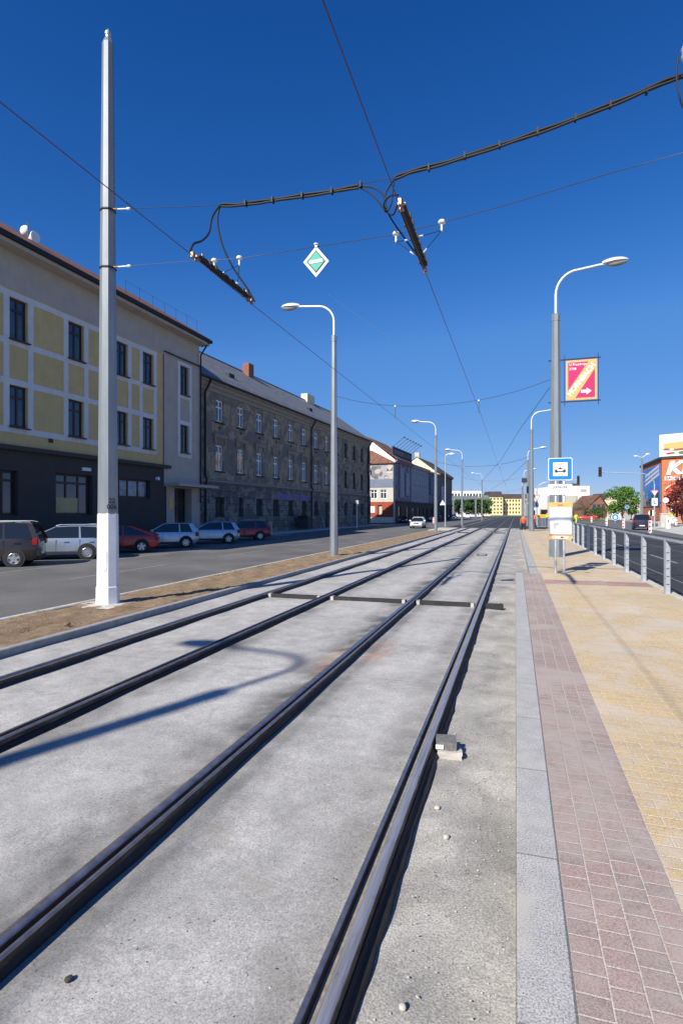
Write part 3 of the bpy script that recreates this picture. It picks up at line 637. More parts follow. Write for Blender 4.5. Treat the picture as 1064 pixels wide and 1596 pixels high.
# feeder cable bundles along the upper cross wire
def smooth(pts, n=6):
    pts = [Vector(p) for p in pts]; out = []
    P = [pts[0]]+pts+[pts[-1]]
    for i in range(1, len(P)-2):
        for k in range(n):
            u = k/n; p0, p1, p2, p3 = P[i-1], P[i], P[i+1], P[i+2]
            out.append(.5*((2*p1)+(-p0+p2)*u+(2*p0-5*p1+4*p2-p3)*u*u+(-p0+3*p1-3*p2+p3)*u**3))
    return out+[pts[-1]]
def bundle(name, label, pts, r=.028):
    t = thing(name, label, 'cable', pts[0]); o0 = Vector(pts[0])
    for k, (dx, dz) in enumerate(((.0,.022),(.0,-.02),(.028,.0))):
        mb = MB().tube([p-o0+Vector((0,dx,dz+.006*math.sin(i*.9+k*2))) for i, p in enumerate(smooth(pts))], r*.75, 8); mb.obj('cable', 'cable_black', t, 60)
    return t, o0
left = [span_pt(343,320,9.68), span_pt(375,319,9.66), span_pt(425,312,9.6), span_pt(500,301,9.55), span_pt(558,291,9.5)]
right = [span_pt(615,278,9.45), span_pt(640,268,9.43), span_pt(700,252,9.4), span_pt(780,226,9.35), span_pt(850,202,9.3), span_pt(950,164,9.25), span_pt(1030,130,9.2), span_pt(1064,118,9.2), Vector((XM-.15,YM,AY(1100,112,9.2).z))]
tl, ol = bundle('cable_bundle', 'black cable bundle tied along the cross wire, left of the right track', left)
tr, orr = bundle('cable_bundle', 'black cable bundle rising to the right edge of the photo', right)
def ties(t, o0, locs):
    for px, py in locs:
        p = AY(px, py, 9.45)-o0
        MB().box(p.x-.015,p.x+.015,p.y-.045,p.y+.045,p.z-.05,p.z+.05).obj('cable_tie', 'cable_black', t)
ties(tl, ol, ((383,317),(425,312),(471,305),(517,298),(562,288)))
for q in (668,262),(724,243),(778,226),(837,205),(896,184),(950,163),(1007,141): 
    Yq = 9.43-.2*(q[0]-640)/400; p = AY(q[0], q[1], Yq)-orr; MB().box(p.x-.015,p.x+.015,p.y-.045,p.y+.045,p.z-.05,p.z+.05).obj('cable_tie', 'cable_black', tr)
# dropper cables
def dropper(label, pts, r=.019): return wire('feeder_drop', label, 'cable', smooth(pts), r, 'cable_black', 'black drop cables', 8)
dropper('black cable dropping in a curve to the near end of the left insulator', [AY(343,320,9.68), AY(331,338,9.3), AY(326,362,8.9), AY(315,375,8.5), AY(302,380,8.15), AY(297,391,7.95)])
dropper('black cable dropping across to the far end of the left insulator', [AY(343,320,9.68), AY(339,345,9.7), AY(346,380,9.75), AY(362,415,9.85), AY(385,449,9.98), AY(397,470,10.05)])
for k, pts in enumerate(([(558,291,9.5),(575,300,9.4),(590,315,9.3),(600,330,9.1)], [(558,291,9.5),(580,292,9.4),(596,303,9.3),(602,325,9.1)], [(615,278,9.45),(607,290,9.3),(600,305,9.2),(602,328,9.1)],
                         [(615,278,9.45),(612,295,9.3),(610,315,9.2),(604,330,9.1)], [(600,328,9.1),(612,335,8.9),(620,318,8.4),(624,313,7.5)], [(602,330,9.1),(598,318,8.8),(607,306,8.2),(620,304,7.35)],
                         [(602,328,9.1),(615,350,9.15),(628,368,9.2),(640,385,9.25),(655,404,9.3)])):
    dropper(['drop cable leaving the left bundle, upper strand', 'drop cable leaving the left bundle, lower strand', 'short looping cable under the right bundle, left strand', 'short looping cable under the right bundle, right strand', 'cable loop joining the knot to the right contact wire', 'wide cable loop behind the knot, touching the right contact wire', 'long cable running down beside the right insulator'][k], [AY(*q) for q in pts], .014)
def section_insulator(label, p, q, hang):
    p, q = Vector(p), Vector(q); L_ = (q-p).length; t = thing('section_insulator', label, 'insulator', p, math.atan2((q-p).y, (q-p).x)-math.pi/2)
    for sx in (-.036, .036): MB().tube([(sx, .1, .05), (sx, L_-.1, .07)], .02, 8).obj('runner', 'cable_black', t, 60)
    MB().bbox(-.03, .03, .2, L_-.2, .03, .12, .01).obj('beam', 'cable_black', t)
    for k in range(9):
        y = .25+(L_-.5)*k/8
        MB().box(-.07+.025*(k % 2), .07-.025*(k % 3 == 0), y-.02, y+.02, .04, .11).obj('cross_piece', 'cable_black', t)
        MB().lathe([(.008,.11),(.014,.12),(.014,.15),(.006,.16)], (.02*(-1)**k, y, 0), 6).obj('bolt', 'brass_clamp', t)
    for y in (0, .12, L_-.12, L_): MB().bbox(-.03, .03, y-.04, y+.04, -.02, .07, .01).obj('end_clamp', 'brass_clamp', t)
    return t
section_insulator('black section insulator with white supports, on the left contact wire', (XL,7.95,CW+.02), (XL,10.05,CW+.0), None)
section_insulator('black section insulator on the right contact wire under the cable knot', (XR-.02,7.35,CW-.03), (XR-.02,9.55,CW-.01), None)
def bell(label, px, py, Y, drops):
    p = AY(px, py, Y); t = thing('hanger_insulator', label, 'insulator', p)
    MB().lathe([(.012,.035),(.045,.028),(.062,.005),(.058,-.02),(.022,-.03),(.016,-.10),(.024,-.11),(.015,-.15)], n=12).obj('bell', 'insulator_white', t, 40)
    for dx, dy in drops:
        q = AY(dx, dy, Y+(.5 if dy > py+35 else -.3))-p
        MB().tube([(0,0,-.14), q*.8+Vector((0,0,-.03))], .006, 5).obj('stay', 'cable_black', t); MB().tube([q*.8+Vector((0,0,-.03)), q], .014, 6).obj('stay_end', 'insulator_white', t)
bell('white bell insulator left of its pair, above the left section insulator', 334, 406, 9.75, [(337,420)])
bell('white bell insulator right of its pair, beside the left drop cable', 373, 402, 9.7, [(343,427),(370,447)])
bell('white bell insulator on the cross wire left of the right section insulator', 617, 364, 9.4, [(634,374),(645,396)])
bell('white bell insulator on the cross wire right of the right section insulator', 688, 346, 9.35, [(651,369),(659,394)])
# green diamond sign
p = AY(492.5, 408, 9.5); t = thing('diamond_sign', 'green diamond sign with a white bar hanging from the cross wire', 'sign', p, R(10))
s = .235
MB().prism([(0,-s*1.2),(s,0),(0,s*1.2),(-s,0)], -.008, .008).obj('plate', 'sign_white', t)
MB().prism([(0,-s*.88),(s*.74,0),(0,s*.88),(-s*.74,0)], -.013, -.0085).obj('border', 'boarded', t)
MB().prism([(0,-s*.78),(s*.65,0),(0,s*.78),(-s*.65,0)], -.018, -.0135).obj('green_field', 'sign_green', t)
MB().prism([(-s*.52,-.045),(s*.52,-.012),(s*.52,.045),(-s*.52,.012)], -.024, -.0185).obj('white_bar', 'sign_white', t)
MB().box(-.02,.02,-.02,.008,s*1.1,s*1.42).obj('hanger', 'insulator_white', t); MB().lathe([(.02,s*1.3),(.045,s*1.32),(.045,s*1.38),(.02,s*1.42)], n=10).obj('hanger_clip', 'insulator_white', t)
# surge arrester at the right mast
p = AY(1064, 80, 9.0); t = thing('surge_arrester', 'white surge arrester with cable loop at the top right edge', 'arrester', p)
for k in range(4): MB().lathe([(.03,0),(.11-.02*(k % 2),.012),(.10,.03),(.03,.045)], (.08,0,-.05*k+.02), 16).obj('shed', 'insulator_white', t, 40)
MB().lathe([(.035,-.3),(.045,-.28),(.045,.1),(.02,.16)], (.08,0,0), 10).obj('core', 'brass_clamp', t, 40)
c = [AY(1056,88,9.0)-p, AY(1054,105,9.0)-p, AY(1054,125,9.0)-p, AY(1058,150,9.0)-p, AY(1066,172,9.05)-p, Vector((.35,.1,-1.4))]; MB().tube(smooth(c), .012, 8).obj('lead', 'cable_black', t, 60)
MB().tube([(.08,0,.1),(XM-p.x,YM-p.y,.2)], .025, 8).obj('bracket', 'galvanised', t)
# farther rows of cross wires
for k, (yl, yr, xl, xr, zl, zr) in enumerate(((24.1,23.6,-7.75,1.3,7.25,7.25),(58.3,55.6,-7.8,1.3,7.25,7.3),(86,86,-7.6,1.55,7.25,7.3),(139,128,-7.7,1.6,7.25,7.3))):
    ord_ = ['nearest', 'second', 'third', 'farthest'][k]
    A, B = Vector((xl, yl, zl)), Vector((xr, yr, zr)); pts = []
    for q in range(15):
        u = q/14; pp = A.lerp(B, u); pp.z -= (.95 if k < 2 else .8)*(1-abs(2*u-1)**2.2)*.75; pts.append(pp)
    wire('span_wire', ord_+' cross wire between lamp columns of both rows', 'cross wire', pts, .010 if k == 0 else .018, group='cross wires between lamp columns')
    for X_, sd_ in ((XL, 'left'), (XR, 'right')):
        yy = A.y+(B.y-A.y)*(X_-A.x)/(B.x-A.x); u = (X_-A.x)/(B.x-A.x); zz = zl-(.95 if k < 2 else .8)*(1-abs(2*u-1)**2.2)*.75
        t = thing('wire_hanger', 'hanger over the %s track on the %s cross wire between lamp columns' % (sd_, ord_), 'hanger', (X_, yy, CW))
        MB().tube([(0,0,0),(0,.05,zz-CW)], .012, 6).obj('rod', 'wire_steel', t); MB().lathe([(.01,0),(.04,.01),(.04,.06),(.01,.07)], (0,0,zz-CW-.05), 8).obj('clip', 'insulator_white', t)
        MB().lathe([(.01,0),(.03,.02),(.03,.05),(.01,.07)], (0,0,-.02), 8).obj('ear', 'brass_clamp', t)
wire('guy_wire', 'thin diagonal wire running from the banner column to the left over the tracks', 'cable', [(1.3,23.6,6.95),(.2,34,6.75),(-1.2,50,6.5),(-3.4,70,6.4),(-5.0,86,6.4)], .013)
wire('guy_wire', 'thin diagonal wire from the second platform column over the tracks', 'cable', [(1.3,55.6,7.1),(-1.0,80,6.6),(-4.5,110,6.4)], .016)
# ------------------------------------------------------------------ banner on the first platform column
bx = D(877, 626, 21.9); t = thing('banner', 'pink and orange advertising banner with diagonal lettering, fixed to the platform lamp column', 'banner', (1.52, 23.6, 6.35), 0)
x0, x1, z0, z1 = .34, 1.53, 0, 1.62
MB().box(-.28, x1+.1, -.02, .02, z1+.0, z1+.045).obj('frame_bar', 'dark_iron', t); MB().box(-.28, x1+.1, -.02, .02, z0-.045, z0).obj('frame_bar', 'dark_iron', t)
for x in (x0-.03, x1-.0): MB().box(x, x+.025, -.035, -.021, z0-.2, z1+.2).obj('frame_bar', 'dark_iron', t)
MB().box(x0+.03, x1-.03, -.012, .012, z0+.03, z1-.03).obj('panel', 'sign_orange', t)
MB().box(x0+.11, x1-.11, -.016, -.0125, z0+.11, z1-.11).obj('pink_field', 'sign_pink', t)
MB().prism([(x0+.06,z0+.05),(x0+.34,z0+.05),(x1-.06,z1-.32),(x1-.06,z1-.05),(x1-.3,z1-.05),(x0+.06,z0+.32)], -.020, -.0165).obj('diagonal_band', 'sign_orange', t)
ang = math.atan2(z1-z0-.4, x1-x0-.25)
text('HORNBACH', .275, Vector(((x0+x1)/2, -.026, .81)), Euler((R(90), -ang, 0)), 'sign_white', t, 'lettering', .03, .003, spacing=.95)
text('U Prazdroje', .13, Vector((x0+.15, -.022, z1-.20)), FACE_Y, 'sign_white', t, 'lettering', .012, .003, 'LEFT')
text('2728', .13, Vector((x0+.15, -.022, z1-.37)), FACE_Y, 'sign_white', t, 'lettering', .012, .003, 'LEFT')
MB().prism([(.92,.30),(1.12,.30),(1.12,.22),(1.30,.355),(1.12,.49),(1.12,.41),(.92,.41)], -.024, -.0205).obj('arrow', 'sign_white', t)

# ------------------------------------------------------------------ tram stop sign
p = G(871, 894, PZ); t = thing('stop_sign_post', 'tram stop post with blue sign, name board and white timetable case on the platform', 'tram stop sign', p, R(2))
dd = .30
for x in (-.175, .175):
    pass
S = 16.0/F                                                # metres per photo pixel here
def zz(y): return (893.5-y)*S
xs = lambda x: (x-873.5)*S
for x in (869, 881): MB().lathe([(.05,0),(.05,.03),(.032,.035),(.032,zz(742)),(.02,zz(741))], (xs(x-.8),0,0), 12).obj('post', 'galvanised', t, 40)
def rrect(x0, x1, z0, z1, r, n=5):
    out = []
    for cx, cz, a0 in ((x1-r,z1-r,0),(x0+r,z1-r,90),(x0+r,z0+r,180),(x1-r,z0+r,270)):
        for k in range(n+1): a = R(a0+90*k/n); out.append((cx+r*math.cos(a), cz+r*math.sin(a)))
    return out
X0, X1, Z0, Z1 = xs(857), xs(892), zz(748.5), zz(714)
pn = MB().prism(rrect(X0,X1,Z0,Z1,.045), -.055, -.035).obj('tram_plate', 'sign_white', t)
MB().prism(rrect(X0+.018,X1-.018,Z0+.018,Z1-.018,.035), -.059, -.0555).obj('blue_field', 'sign_blue', pn)
MB().box(X0+.13,X1-.13,-.063,-.0595,Z0+.12,Z1-.13).obj('white_field', 'sign_white', pn)
xc = (X0+X1)/2; zc = Z0+.27
sy = MB(); sy.prism([(xc-.155,zc+.045),(xc+.155,zc+.045),(xc+.155,zc+.06),(xc-.155,zc+.06)], -.067, -.0635); sy.prism([(xc-.05,zc+.06),(xc+.05,zc+.06),(xc+.01,zc+.1),(xc-.01,zc+.1)], -.067, -.0635)
sy.prism([(xc-.15,zc-.02),(xc-.13,zc-.055),(xc-.08,zc-.055),(xc-.07,zc-.035),(xc+.07,zc-.035),(xc+.08,zc-.055),(xc+.13,zc-.055),(xc+.15,zc-.02),(xc+.14,zc+.03),(xc+.09,zc+.03),(xc+.07,zc-.005),(xc-.07,zc-.005),(xc-.09,zc+.03),(xc-.14,zc+.03)], -.067, -.0635)
sy.obj('tram_symbol', 'sign_black', pn)
text('MHD', .075, Vector((xc, -.064, Z1-.19)), FACE_Y, 'sign_black', pn, 'lettering', .0, .002)
nb = MB().prism(rrect(xs(856.5),xs(892),zz(771),zz(754.5),.05), -.06, -.03).obj('name_board', 'frost_white', t)
text('Jízdecká', .12, Vector((xc, -.061, zz(759))), FACE_Y, 'sign_black', nb, 'lettering', .008, .002)
for k, mcol in enumerate(('sign_white','sign_white','sign_white','sign_white')):
    xa = xs(858)+k*.148; MB().prism(rrect(xa+.008,xa+.135,zz(769.6),zz(763),.015), -.065, -.0605).obj('line_plate', mcol, nb)
MB().prism(rrect(xs(857.2),xs(892.4),zz(840),zz(783),.04), -.05, -.02).obj('case_back', 'sign_orange', t)
cs = MB().box(xs(858),xs(891.6),-.075,-.0505,zz(833),zz(790)).obj('case_frame', 'galvanised', t)
MB().box(xs(859.2),xs(890.4),-.080,-.0755,zz(832),zz(791)).obj('case_glass', 'frost_white', cs)
# smudge behind the frosted glass: the paper remnant
MB().prism([(xs(864),zz(823)),(xs(867),zz(826)),(xs(869),zz(820)),(xs(874),zz(816)),(xs(870),zz(813.5)),(xs(864),zz(815))], -.083, -.0805).obj('paper_remnant', 'sign_grey', cs)
MB().prism(rrect(xs(863),xs(886),zz(838.6),zz(835),.02), -.056, -.0505).obj('badge', 'sign_white', t)
text('NONSTOP', .055, Vector((xc+.02, -.0515, zz(787))), FACE_Y, 'boarded', t, 'lettering', .0, .002) if False else MB().box(xc-.07,xc+.07,-.054,-.0505,zz(787)-.012,zz(787)+.012).obj('small_print', 'boarded', t)
MB().prism([(xs(877)+.05*math.cos(a), zz(836.8)+.022*math.sin(a)) for a in [2*math.pi*k/14 for k in range(14)]], -.06, -.0565).obj('logo', 'boarded', t)

# ------------------------------------------------------------------ platform fence
t = thing('platform_fence', 'galvanised steel railing along the right edge of the platform', 'fence', (3.10, 0, PZ))
ys = [6.35, 8.7, 11.15, 13.5, 15.85, 18.2, 20.55, 22.9, 25.25, 27.6, 29.95, 32.3, 34.65, 37.0]
fx = lambda y: .0+.0045*(y-11)
for y in ys:
    x = fx(y)
    mb = MB(); mb.prism([(x-.055,.0),(x+.055,.0),(x+.055,1.02),(x-.055,1.17)], y-.007, y+.007); mb.box(x-.058,x-.050,y-.05,y+.05,0,1.17); po = mb.obj('post', 'galvanised', t)
    mb = MB()
    for k in range(5): mb.box(x-.02,x+.04,y-.012,y-.0075,.2+.17*k,.215+.17*k)
    mb.obj('slot', 'boarded', po)
    MB().box(x-.09,x+.09,y-.08,y+.08,0,.012).obj('base_plate', 'galvanised', po)
MB().tube([(fx(ys[0])+.0, ys[0]-9, 1.165), (fx(ys[0]), ys[0], 1.165), (fx(ys[-1]), ys[-1], 1.165)], .028, 10).obj('handrail', 'galvanised', t, 60)

# ------------------------------------------------------------------ buildings
def wall(mb, u0, u1, z0, z1, holes, v=0, rev=.25):
    us = sorted({u0, u1}|{h[0] for h in holes}|{h[1] for h in holes}); zs = sorted({z0, z1}|{h[2] for h in holes}|{h[3] for h in holes})
    for i in range(len(us)-1):
        for j in range(len(zs)-1):
            a, b, c, d = us[i], us[i+1], zs[j], zs[j+1]; mu, mz = (a+b)/2, (c+d)/2
            if any(h[0] < mu < h[1] and h[2] < mz < h[3] for h in holes): continue
            mb.add([(a,v,c),(b,v,c),(b,v,d),(a,v,d)], [(0,1,2,3)])
    for a, b, c, d in holes:
        mb.add([(a,v,c),(b,v,c),(b,v,d),(a,v,d),(a,v+rev,c),(b,v+rev,c),(b,v+rev,d),(a,v+rev,d)], [(0,4,5,1),(1,5,6,2),(2,6,7,3),(3,7,4,0)])
    return mb
def window(par, a, b, c, d, v, fm, gm_='window_glass', fr=.07, mull=1, trans=.3, name='window', sill=None):
    mb = MB(); y0, y1 = v, v+.06
    mb.box(a,a+fr,y0,y1,c,d); mb.box(b-fr,b,y0,y1,c,d); mb.box(a+fr,b-fr,y0,y1,c,c+fr); mb.box(a+fr,b-fr,y0,y1,d-fr,d)
    for k in range(mull): x = a+(b-a)*(k+1)/(mull+1); mb.box(x-fr*.5,x+fr*.5,y0-.005,y1,c+fr,d-fr)
    if trans: z = d-(d-c)*trans; mb.box(a+fr,b-fr,y0-.01,y1-.005,z-fr*.5,z+fr*.5)
    o = mb.obj(name, fm, par)
    MB().box(a+.01,b-.01,v+.03,v+.045,c+.01,d-.01).obj('pane', gm_, o)
    if sill: MB().box(a-.08,b+.08,v-.33,v-.01,c-.06,c-.005).obj('sill', sill, o)
    return o
# --- building 1: yellow and grey
f1 = Fac(830, 24.0)
t = thing('apartment_building', 'yellow panelled building with white grid and charcoal ground floor, far left', 'building', f1.p0, f1.rot)
U, Z = f1.U, f1.Z
uL = U(-420) if U(-420) > 0 else 4; uL = 8.0; uY = U(254.5); uE = U(310.5)
zE = Z(310, 538); zGF = Z(130, 715); zAt = Z(130, 498.5); zC = Z(282, 560)
bz = [Z(28, 462), Z(28, 536), Z(28, 597), Z(28, 671)]
band = .30
cols = [(15.5,42.5),(107,130),(182,198.5),(222.7,238.5)]
cu_ = [(U(a), U(b)) for a, b in cols]
stp = cu_[1][0]-cu_[0][0]; wd = cu_[0][1]-cu_[0][0]
ext = [(cu_[0][0]-stp*k, cu_[0][0]-stp*k+cu_[1][1]-cu_[1][0]) for k in (2, 1) if cu_[0][0]-stp*k > uL+1]
allc = ext+cu_
ho = []
for a, b in allc: ho += [(a,b,bz[1]+band/2,bz[0]-band/2),(a,b,bz[3]+band/2,bz[2]-band/2)]
wall(MB(), uL, uY, zGF, zAt, ho).obj('yellow_wall', 'yellow_plaster', t)
tr_ = MB()
for z in bz: tr_.box(uL+.3, cu_[-1][1]+.38, -.035, -.002, z-band/2, z+band/2)
for a, b in allc:
    for x in (a-.36, b+.04): tr_.box(x, x+.32, -.04, -.003, bz[3]+band/2, bz[0]-band/2)
tr_.obj('white_grid', 'white_trim', t)
for h in ho: window(t, *h, .12, 'frame_brown', fr=.11, mull=1, trans=.28, sill='frame_brown')
wall(MB(), uL, uE, zAt, zE, []).obj('attic_wall', 'grey_plaster', t)
gh = [(U(280),U(292.5),Z(286,616),Z(286,571.5)),(U(280),U(292.5),Z(286,706),Z(286,663))]
uD0, uD1, zD = U(271), U(298), Z(284, 760)
wall(MB(), uY, uE, zD+.2, zAt, gh, v=-.06).obj('grey_wall', 'grey_plaster', t)
mb = MB(); ft = (U(275.5), U(297), Z(286,713), Z(286,566)); wf = .26
mb.box(ft[0],ft[0]+wf,-.11,-.062,ft[2],ft[3]); mb.box(ft[1]-wf,ft[1],-.11,-.062,ft[2],ft[3])
for z0_, z1_ in ((ft[2],gh[1][2]-.02),(gh[1][3]+.02,gh[1][3]+.3),(gh[0][2]-.3,gh[0][2]-.02),(gh[0][3]+.02,ft[3])): mb.box(ft[0]+wf,ft[1]-wf,-.105,-.062,z0_,z1_)
mb.obj('window_surround', 'white_trim', t)
for h in gh: window(t, *h, .08, 'frame_brown', fr=.10, mull=1, trans=.28, sill='frame_brown')
MB().box(uY, uE+.02, -.14, -.061, zC, zC+.08).obj('string_course', 'charcoal_plaster', t)
# charcoal ground floor
gfh = [(U(-60),U(28),Z(14,803),Z(14,733)),(U(87),U(144),Z(115,803),Z(115,739)),(U(186),U(234),Z(210,776),Z(210,747))]
gfh[0] = (gfh[0][0] if gfh[0][0] > uL+1 else uL+1, gfh[0][1], gfh[0][2], gfh[0][3])
wall(MB(), uL, U(258.5), 0, zGF-.01, gfh, v=-.02, rev=.4).obj('ground_floor_wall', 'charcoal_plaster', t)
for k, h in enumerate(gfh): window(t, *h, .2, 'frame_brown', 'window_glass' if k < 2 else 'curtained_glass', fr=.12, mull=3 if k == 0 else (2 if k == 1 else 2), trans=.22 if k < 2 else 0, name='shop_window')
MB().box(gfh[1][0]+.2, gfh[1][0]+1.7, .18, .195, gfh[1][2]+.15, gfh[1][2]+.95).obj('yellow_screen', 'yellow_plaster', t)
MB().box(uL, U(262), -.30, -.021, zGF-.0, zGF+.22).obj('ledge', 'charcoal_plaster', t)
wall(MB(), U(258.5), uE, 0, zD+.2, [(uD0,uD1,.0,zD-.05)], v=-.055, rev=.9).obj('entrance_wall', 'grey_plaster', t)
d_ = window(t, uD0, uD1, .05, zD-.05, .55, 'frame_brown', 'window_glass', fr=.14, mull=3, trans=.3, name='entrance_door')
MB().box(U(255), U(318), -1.3, -.0, zD+.02, zD+.22).obj('canopy', 'grey_plaster', t)
MB().box(U(262), U(268), -.09, -.056, 2.2, 3.0).obj('wall_plaque', 'sign_orange', t)
MB().box(U(76), U(82), -.06, -.001, Z(79,690), Z(79,684)).obj('vent', 'boarded', t)
MB().box(U(127), U(140), -.12, -.021, Z(133,734), Z(133,729)).obj('wall_lamp', 'sign_white', t)
MB().lathe([(.12,-.2),(.12,0),(.03,.02)], (U(243),-.05,Z(243,746)), 12, 'y').obj('wall_lamp', 'sign_white', t)
# eaves and roof
uR = U(314)
MB().box(uL, uR, -.75, .0, zE-.05, zE+.22).obj('eaves', 'grey_plaster', t)
mb = MB(); mb.prism([(-.92,zE+.14),(-.72,zE+.14),(-.70,zE+.34),(-.94,zE+.34)], uL, uR+.1, 'x'); mb.obj('gutter', 'cable_black', t)
rb_ = zE+.30; mb = MB(); mb.prism([(-.85,rb_),(-.85,rb_+.12),(5.2,rb_+3.86),(5.2,rb_+3.5),(11,rb_)], uL, uR, 'x'); mb.obj('roof', 'red_tiles', t)
mb = MB(); mb.tube([(uE+.05,-.85,zE+.2),(uE+.05,-.3,zE-.5),(uE-.03,-.16,zE-.8),(uE-.03,-.16,2.7)], .06, 8); mb.obj('downpipe', 'cable_black', t)
for x_, ph in ((19, 12),(19.5, 9)): pass
MB().box(uL, uE, .9, 11, 0, zE+.25).obj('building_core', 'grey_plaster', t)
mb = MB()
u_s = U(200)
for k in range(7):
    u_ = u_s+(uE-u_s)*k/6; mb.tube([(u_,.2,zE+.9),(u_,.2,zE+1.9)], .02, 5)
mb.tube([(u_s,.2,zE+1.85),(uE,.2,zE+1.85)], .008, 4); mb.obj('roof_wire', 'wire_steel', t)
p = f1.p0+f1.t*Fac(830,25.2).U(44)-f1.n*1.2+Vector((0,0,zE+1.5)); t2 = thing('roof_antenna', 'two white dish antennas on a thin mast on the yellow building roof', 'antenna', p)
MB().tube([(0,0,-1.5),(0,0,1.1)], .03, 6).obj('mast', 'wire_steel', t2)
MB().lathe([(.02,0),(.2,.06),(.28,.16),(.28,.18),(.02,.1)], (-.3,-.1,.75), 14, 'y').obj('dish', 'sign_white', t2, 40)
MB().lathe([(.02,0),(.1,.12),(.3,.42),(.3,.46),(.02,.40)], (.05,0,.25), 14, 'x').obj('dish', 'sign_white', t2, 40)

# --- building 2: peeling facade
f2 = Fac(858, 27.0); U, Z = f2.U, f2.Z
t = thing('derelict_building', 'derelict building with peeling brown plaster, small white windows and slate roof', 'building', f2.p0, f2.rot)
zp = lambda zx, zy: Z(250+zx/3.129, 530+zy/3.129)
uA, uB = U(296), U(572.5)
zE2 = zp(288, 228); zC2 = zp(288, 697); 
k0 = 1/(858-342.0); cols2 = []
for n in range(13):
    xc_ = 858-1/(k0+.1328e-3*n); cols2.append(U(xc_))
ww = (U(347.6)-U(336.8))/2
r1z = (Z(342,658), Z(342,624)); r2z = (Z(342,734), Z(342,694)); g0, g1 = Z(342,806), Z(342,775)
up = []; lo = []
for n, c in enumerate(cols2):
    up += [(c-ww, c+ww, *r1z), (c-ww, c+ww, *r2z)]
    w2 = ww*(1.25 if n != 1 else .8); lo.append((c-w2, c+w2, g0 if n not in (7,) else .05, g1))
wall(MB(), uA, uB, zC2, zE2, up, rev=.22).obj('upper_wall', 'peeling_plaster', t)
wall(MB(), uA, uB, 0, zC2, lo, v=-.05, rev=.4).obj('ground_floor_wall', 'peeling_base', t)
for k, h in enumerate(up):
    n = k//2
    if n < 9: window(t, *h, .10, 'frame_white', 'window_glass', fr=.13, mull=1, trans=.33)
    else: window(t, *h, .16, 'frame_brown', 'window_glass', fr=.08, mull=1, trans=.33)
for n, h in enumerate(lo): window(t, *h, .2, 'boarded', 'boarded', fr=.12, mull=1, trans=0, name='boarded_window')
for n, c in enumerate(cols2):
    mb = MB(); mb.box(c-ww*1.9,c+ww*1.9,-.22,-.002,r2z[1]+.72,r2z[1]+.88); mb.box(c-ww*1.9+.1,c+ww*1.9-.1,-.12,-.003,r2z[1]+.60,r2z[1]+.72)
    for s_ in (-1, 1): mb.box(c+s_*ww*1.45-.1,c+s_*ww*1.45+.1,-.16,-.002,r2z[1]+.15,r2z[1]+.60)
    mb.obj('window_hood', 'stone_trim', t)
    mb = MB(); mb.box(c-ww*1.35,c+ww*1.35,-.15,-.002,r1z[0]-.14,r1z[0]-.02); mb.box(c-ww*1.35,c+ww*1.35,-.15,-.002,r2z[0]-.14,r2z[0]-.02); mb.lathe([(.12,-.06),(.12,-.002)],(c,0,r1z[0]-.5),8,'y'); mb.obj('window_sill', 'boarded', t)
MB().prism([(-.002,zC2-.1),(-.28,zC2+.05),(-.28,zC2+.16),(-.002,zC2+.3)], uA, uB, 'x').obj('string_course', 'stone_trim', t)
MB().prism([(-.002,zE2-.7),(-.12,zE2-.65),(-.12,zE2-.42),(-.3,zE2-.3),(-.35,zE2-.12),(-.62,zE2),(-.62,zE2+.08),(-.002,zE2+.08)], uA, uB+.3, 'x').obj('cornice', 'stone_trim', t)
MB().prism([(-.80,zE2+.08),(-.64,zE2+.08),(-.62,zE2+.24),(-.82,zE2+.24)], uA, uB+.4, 'x').obj('gutter', 'cable_black', t)
zr = Z(315, 551)*1.0
rd = 6.3; zr = zE2+5.3
MB().prism([(-.72,zE2+.24),(-.4,zE2+.42),(.2,zE2+.95),(rd,zr),(2*rd,zE2+.9),(2*rd,zE2+.2)], uA-4, uB+.35, 'x').obj('roof', 'slate', t)
MB().tube([(uA-4,rd,zr+.03),(uB+.3,rd,zr+.03)], .1, 8).obj('ridge', 'slate', t)
for px_ in (317.5, 483.5, 572): MB().tube([(U(px_),-.75,zE2+.1),(U(px_),-.45,zE2-.45),(U(px_),-.16,zE2-.9),(U(px_),-.16,zC2+.5),(U(px_),-.32,zC2+.25),(U(px_),-.2,zC2-.2),(U(px_),-.2,.1)], .085, 8).obj('downpipe', 'cable_black', t)
MB().box(uA, uB-.02, .5, 12.4, 0, zE2+.1).obj('building_core', 'peeling_plaster', t)
UR_ = Fac(858, 27.0+rd).U; MB().box(UR_(377), UR_(377)+1.15, rd-.9, rd-.1, zr-1.6, zr+.95).obj('chimney', 'chimney_brick', t)
MB().box(UR_(475), UR_(475)+2.6, rd-.4, rd+.6, zr-.8, zr+1.0).obj('chimney', 'cream_plaster', t)
for px_ in (352, 478): MB().box(Fac(858,29).U(px_), Fac(858,29).U(px_)+.9, 1.6, 2.4, zE2+2.0, zE2+2.35).obj('roof_hatch', 'cable_black', t)
o = text('FITNESS STUDIO', .86, Vector(((U(427)+U(482))/2, -.06, Z(455,775.5))), FACE_Y, 'letter_purple', t, 'lettering', .03, .01, sx=1.28, spacing=1.08)
# --- low corner building with mural (its end faces the camera)
f3 = Fac(855, 27.6); U, Z = f3.U, f3.Z
uc = U(612.5); W3 = 9.0
t = thing('corner_building', 'corner building end with faded mural, cream wall and brick red ground floor', 'building', f3.p0+f3.t*uc, f3.rot)
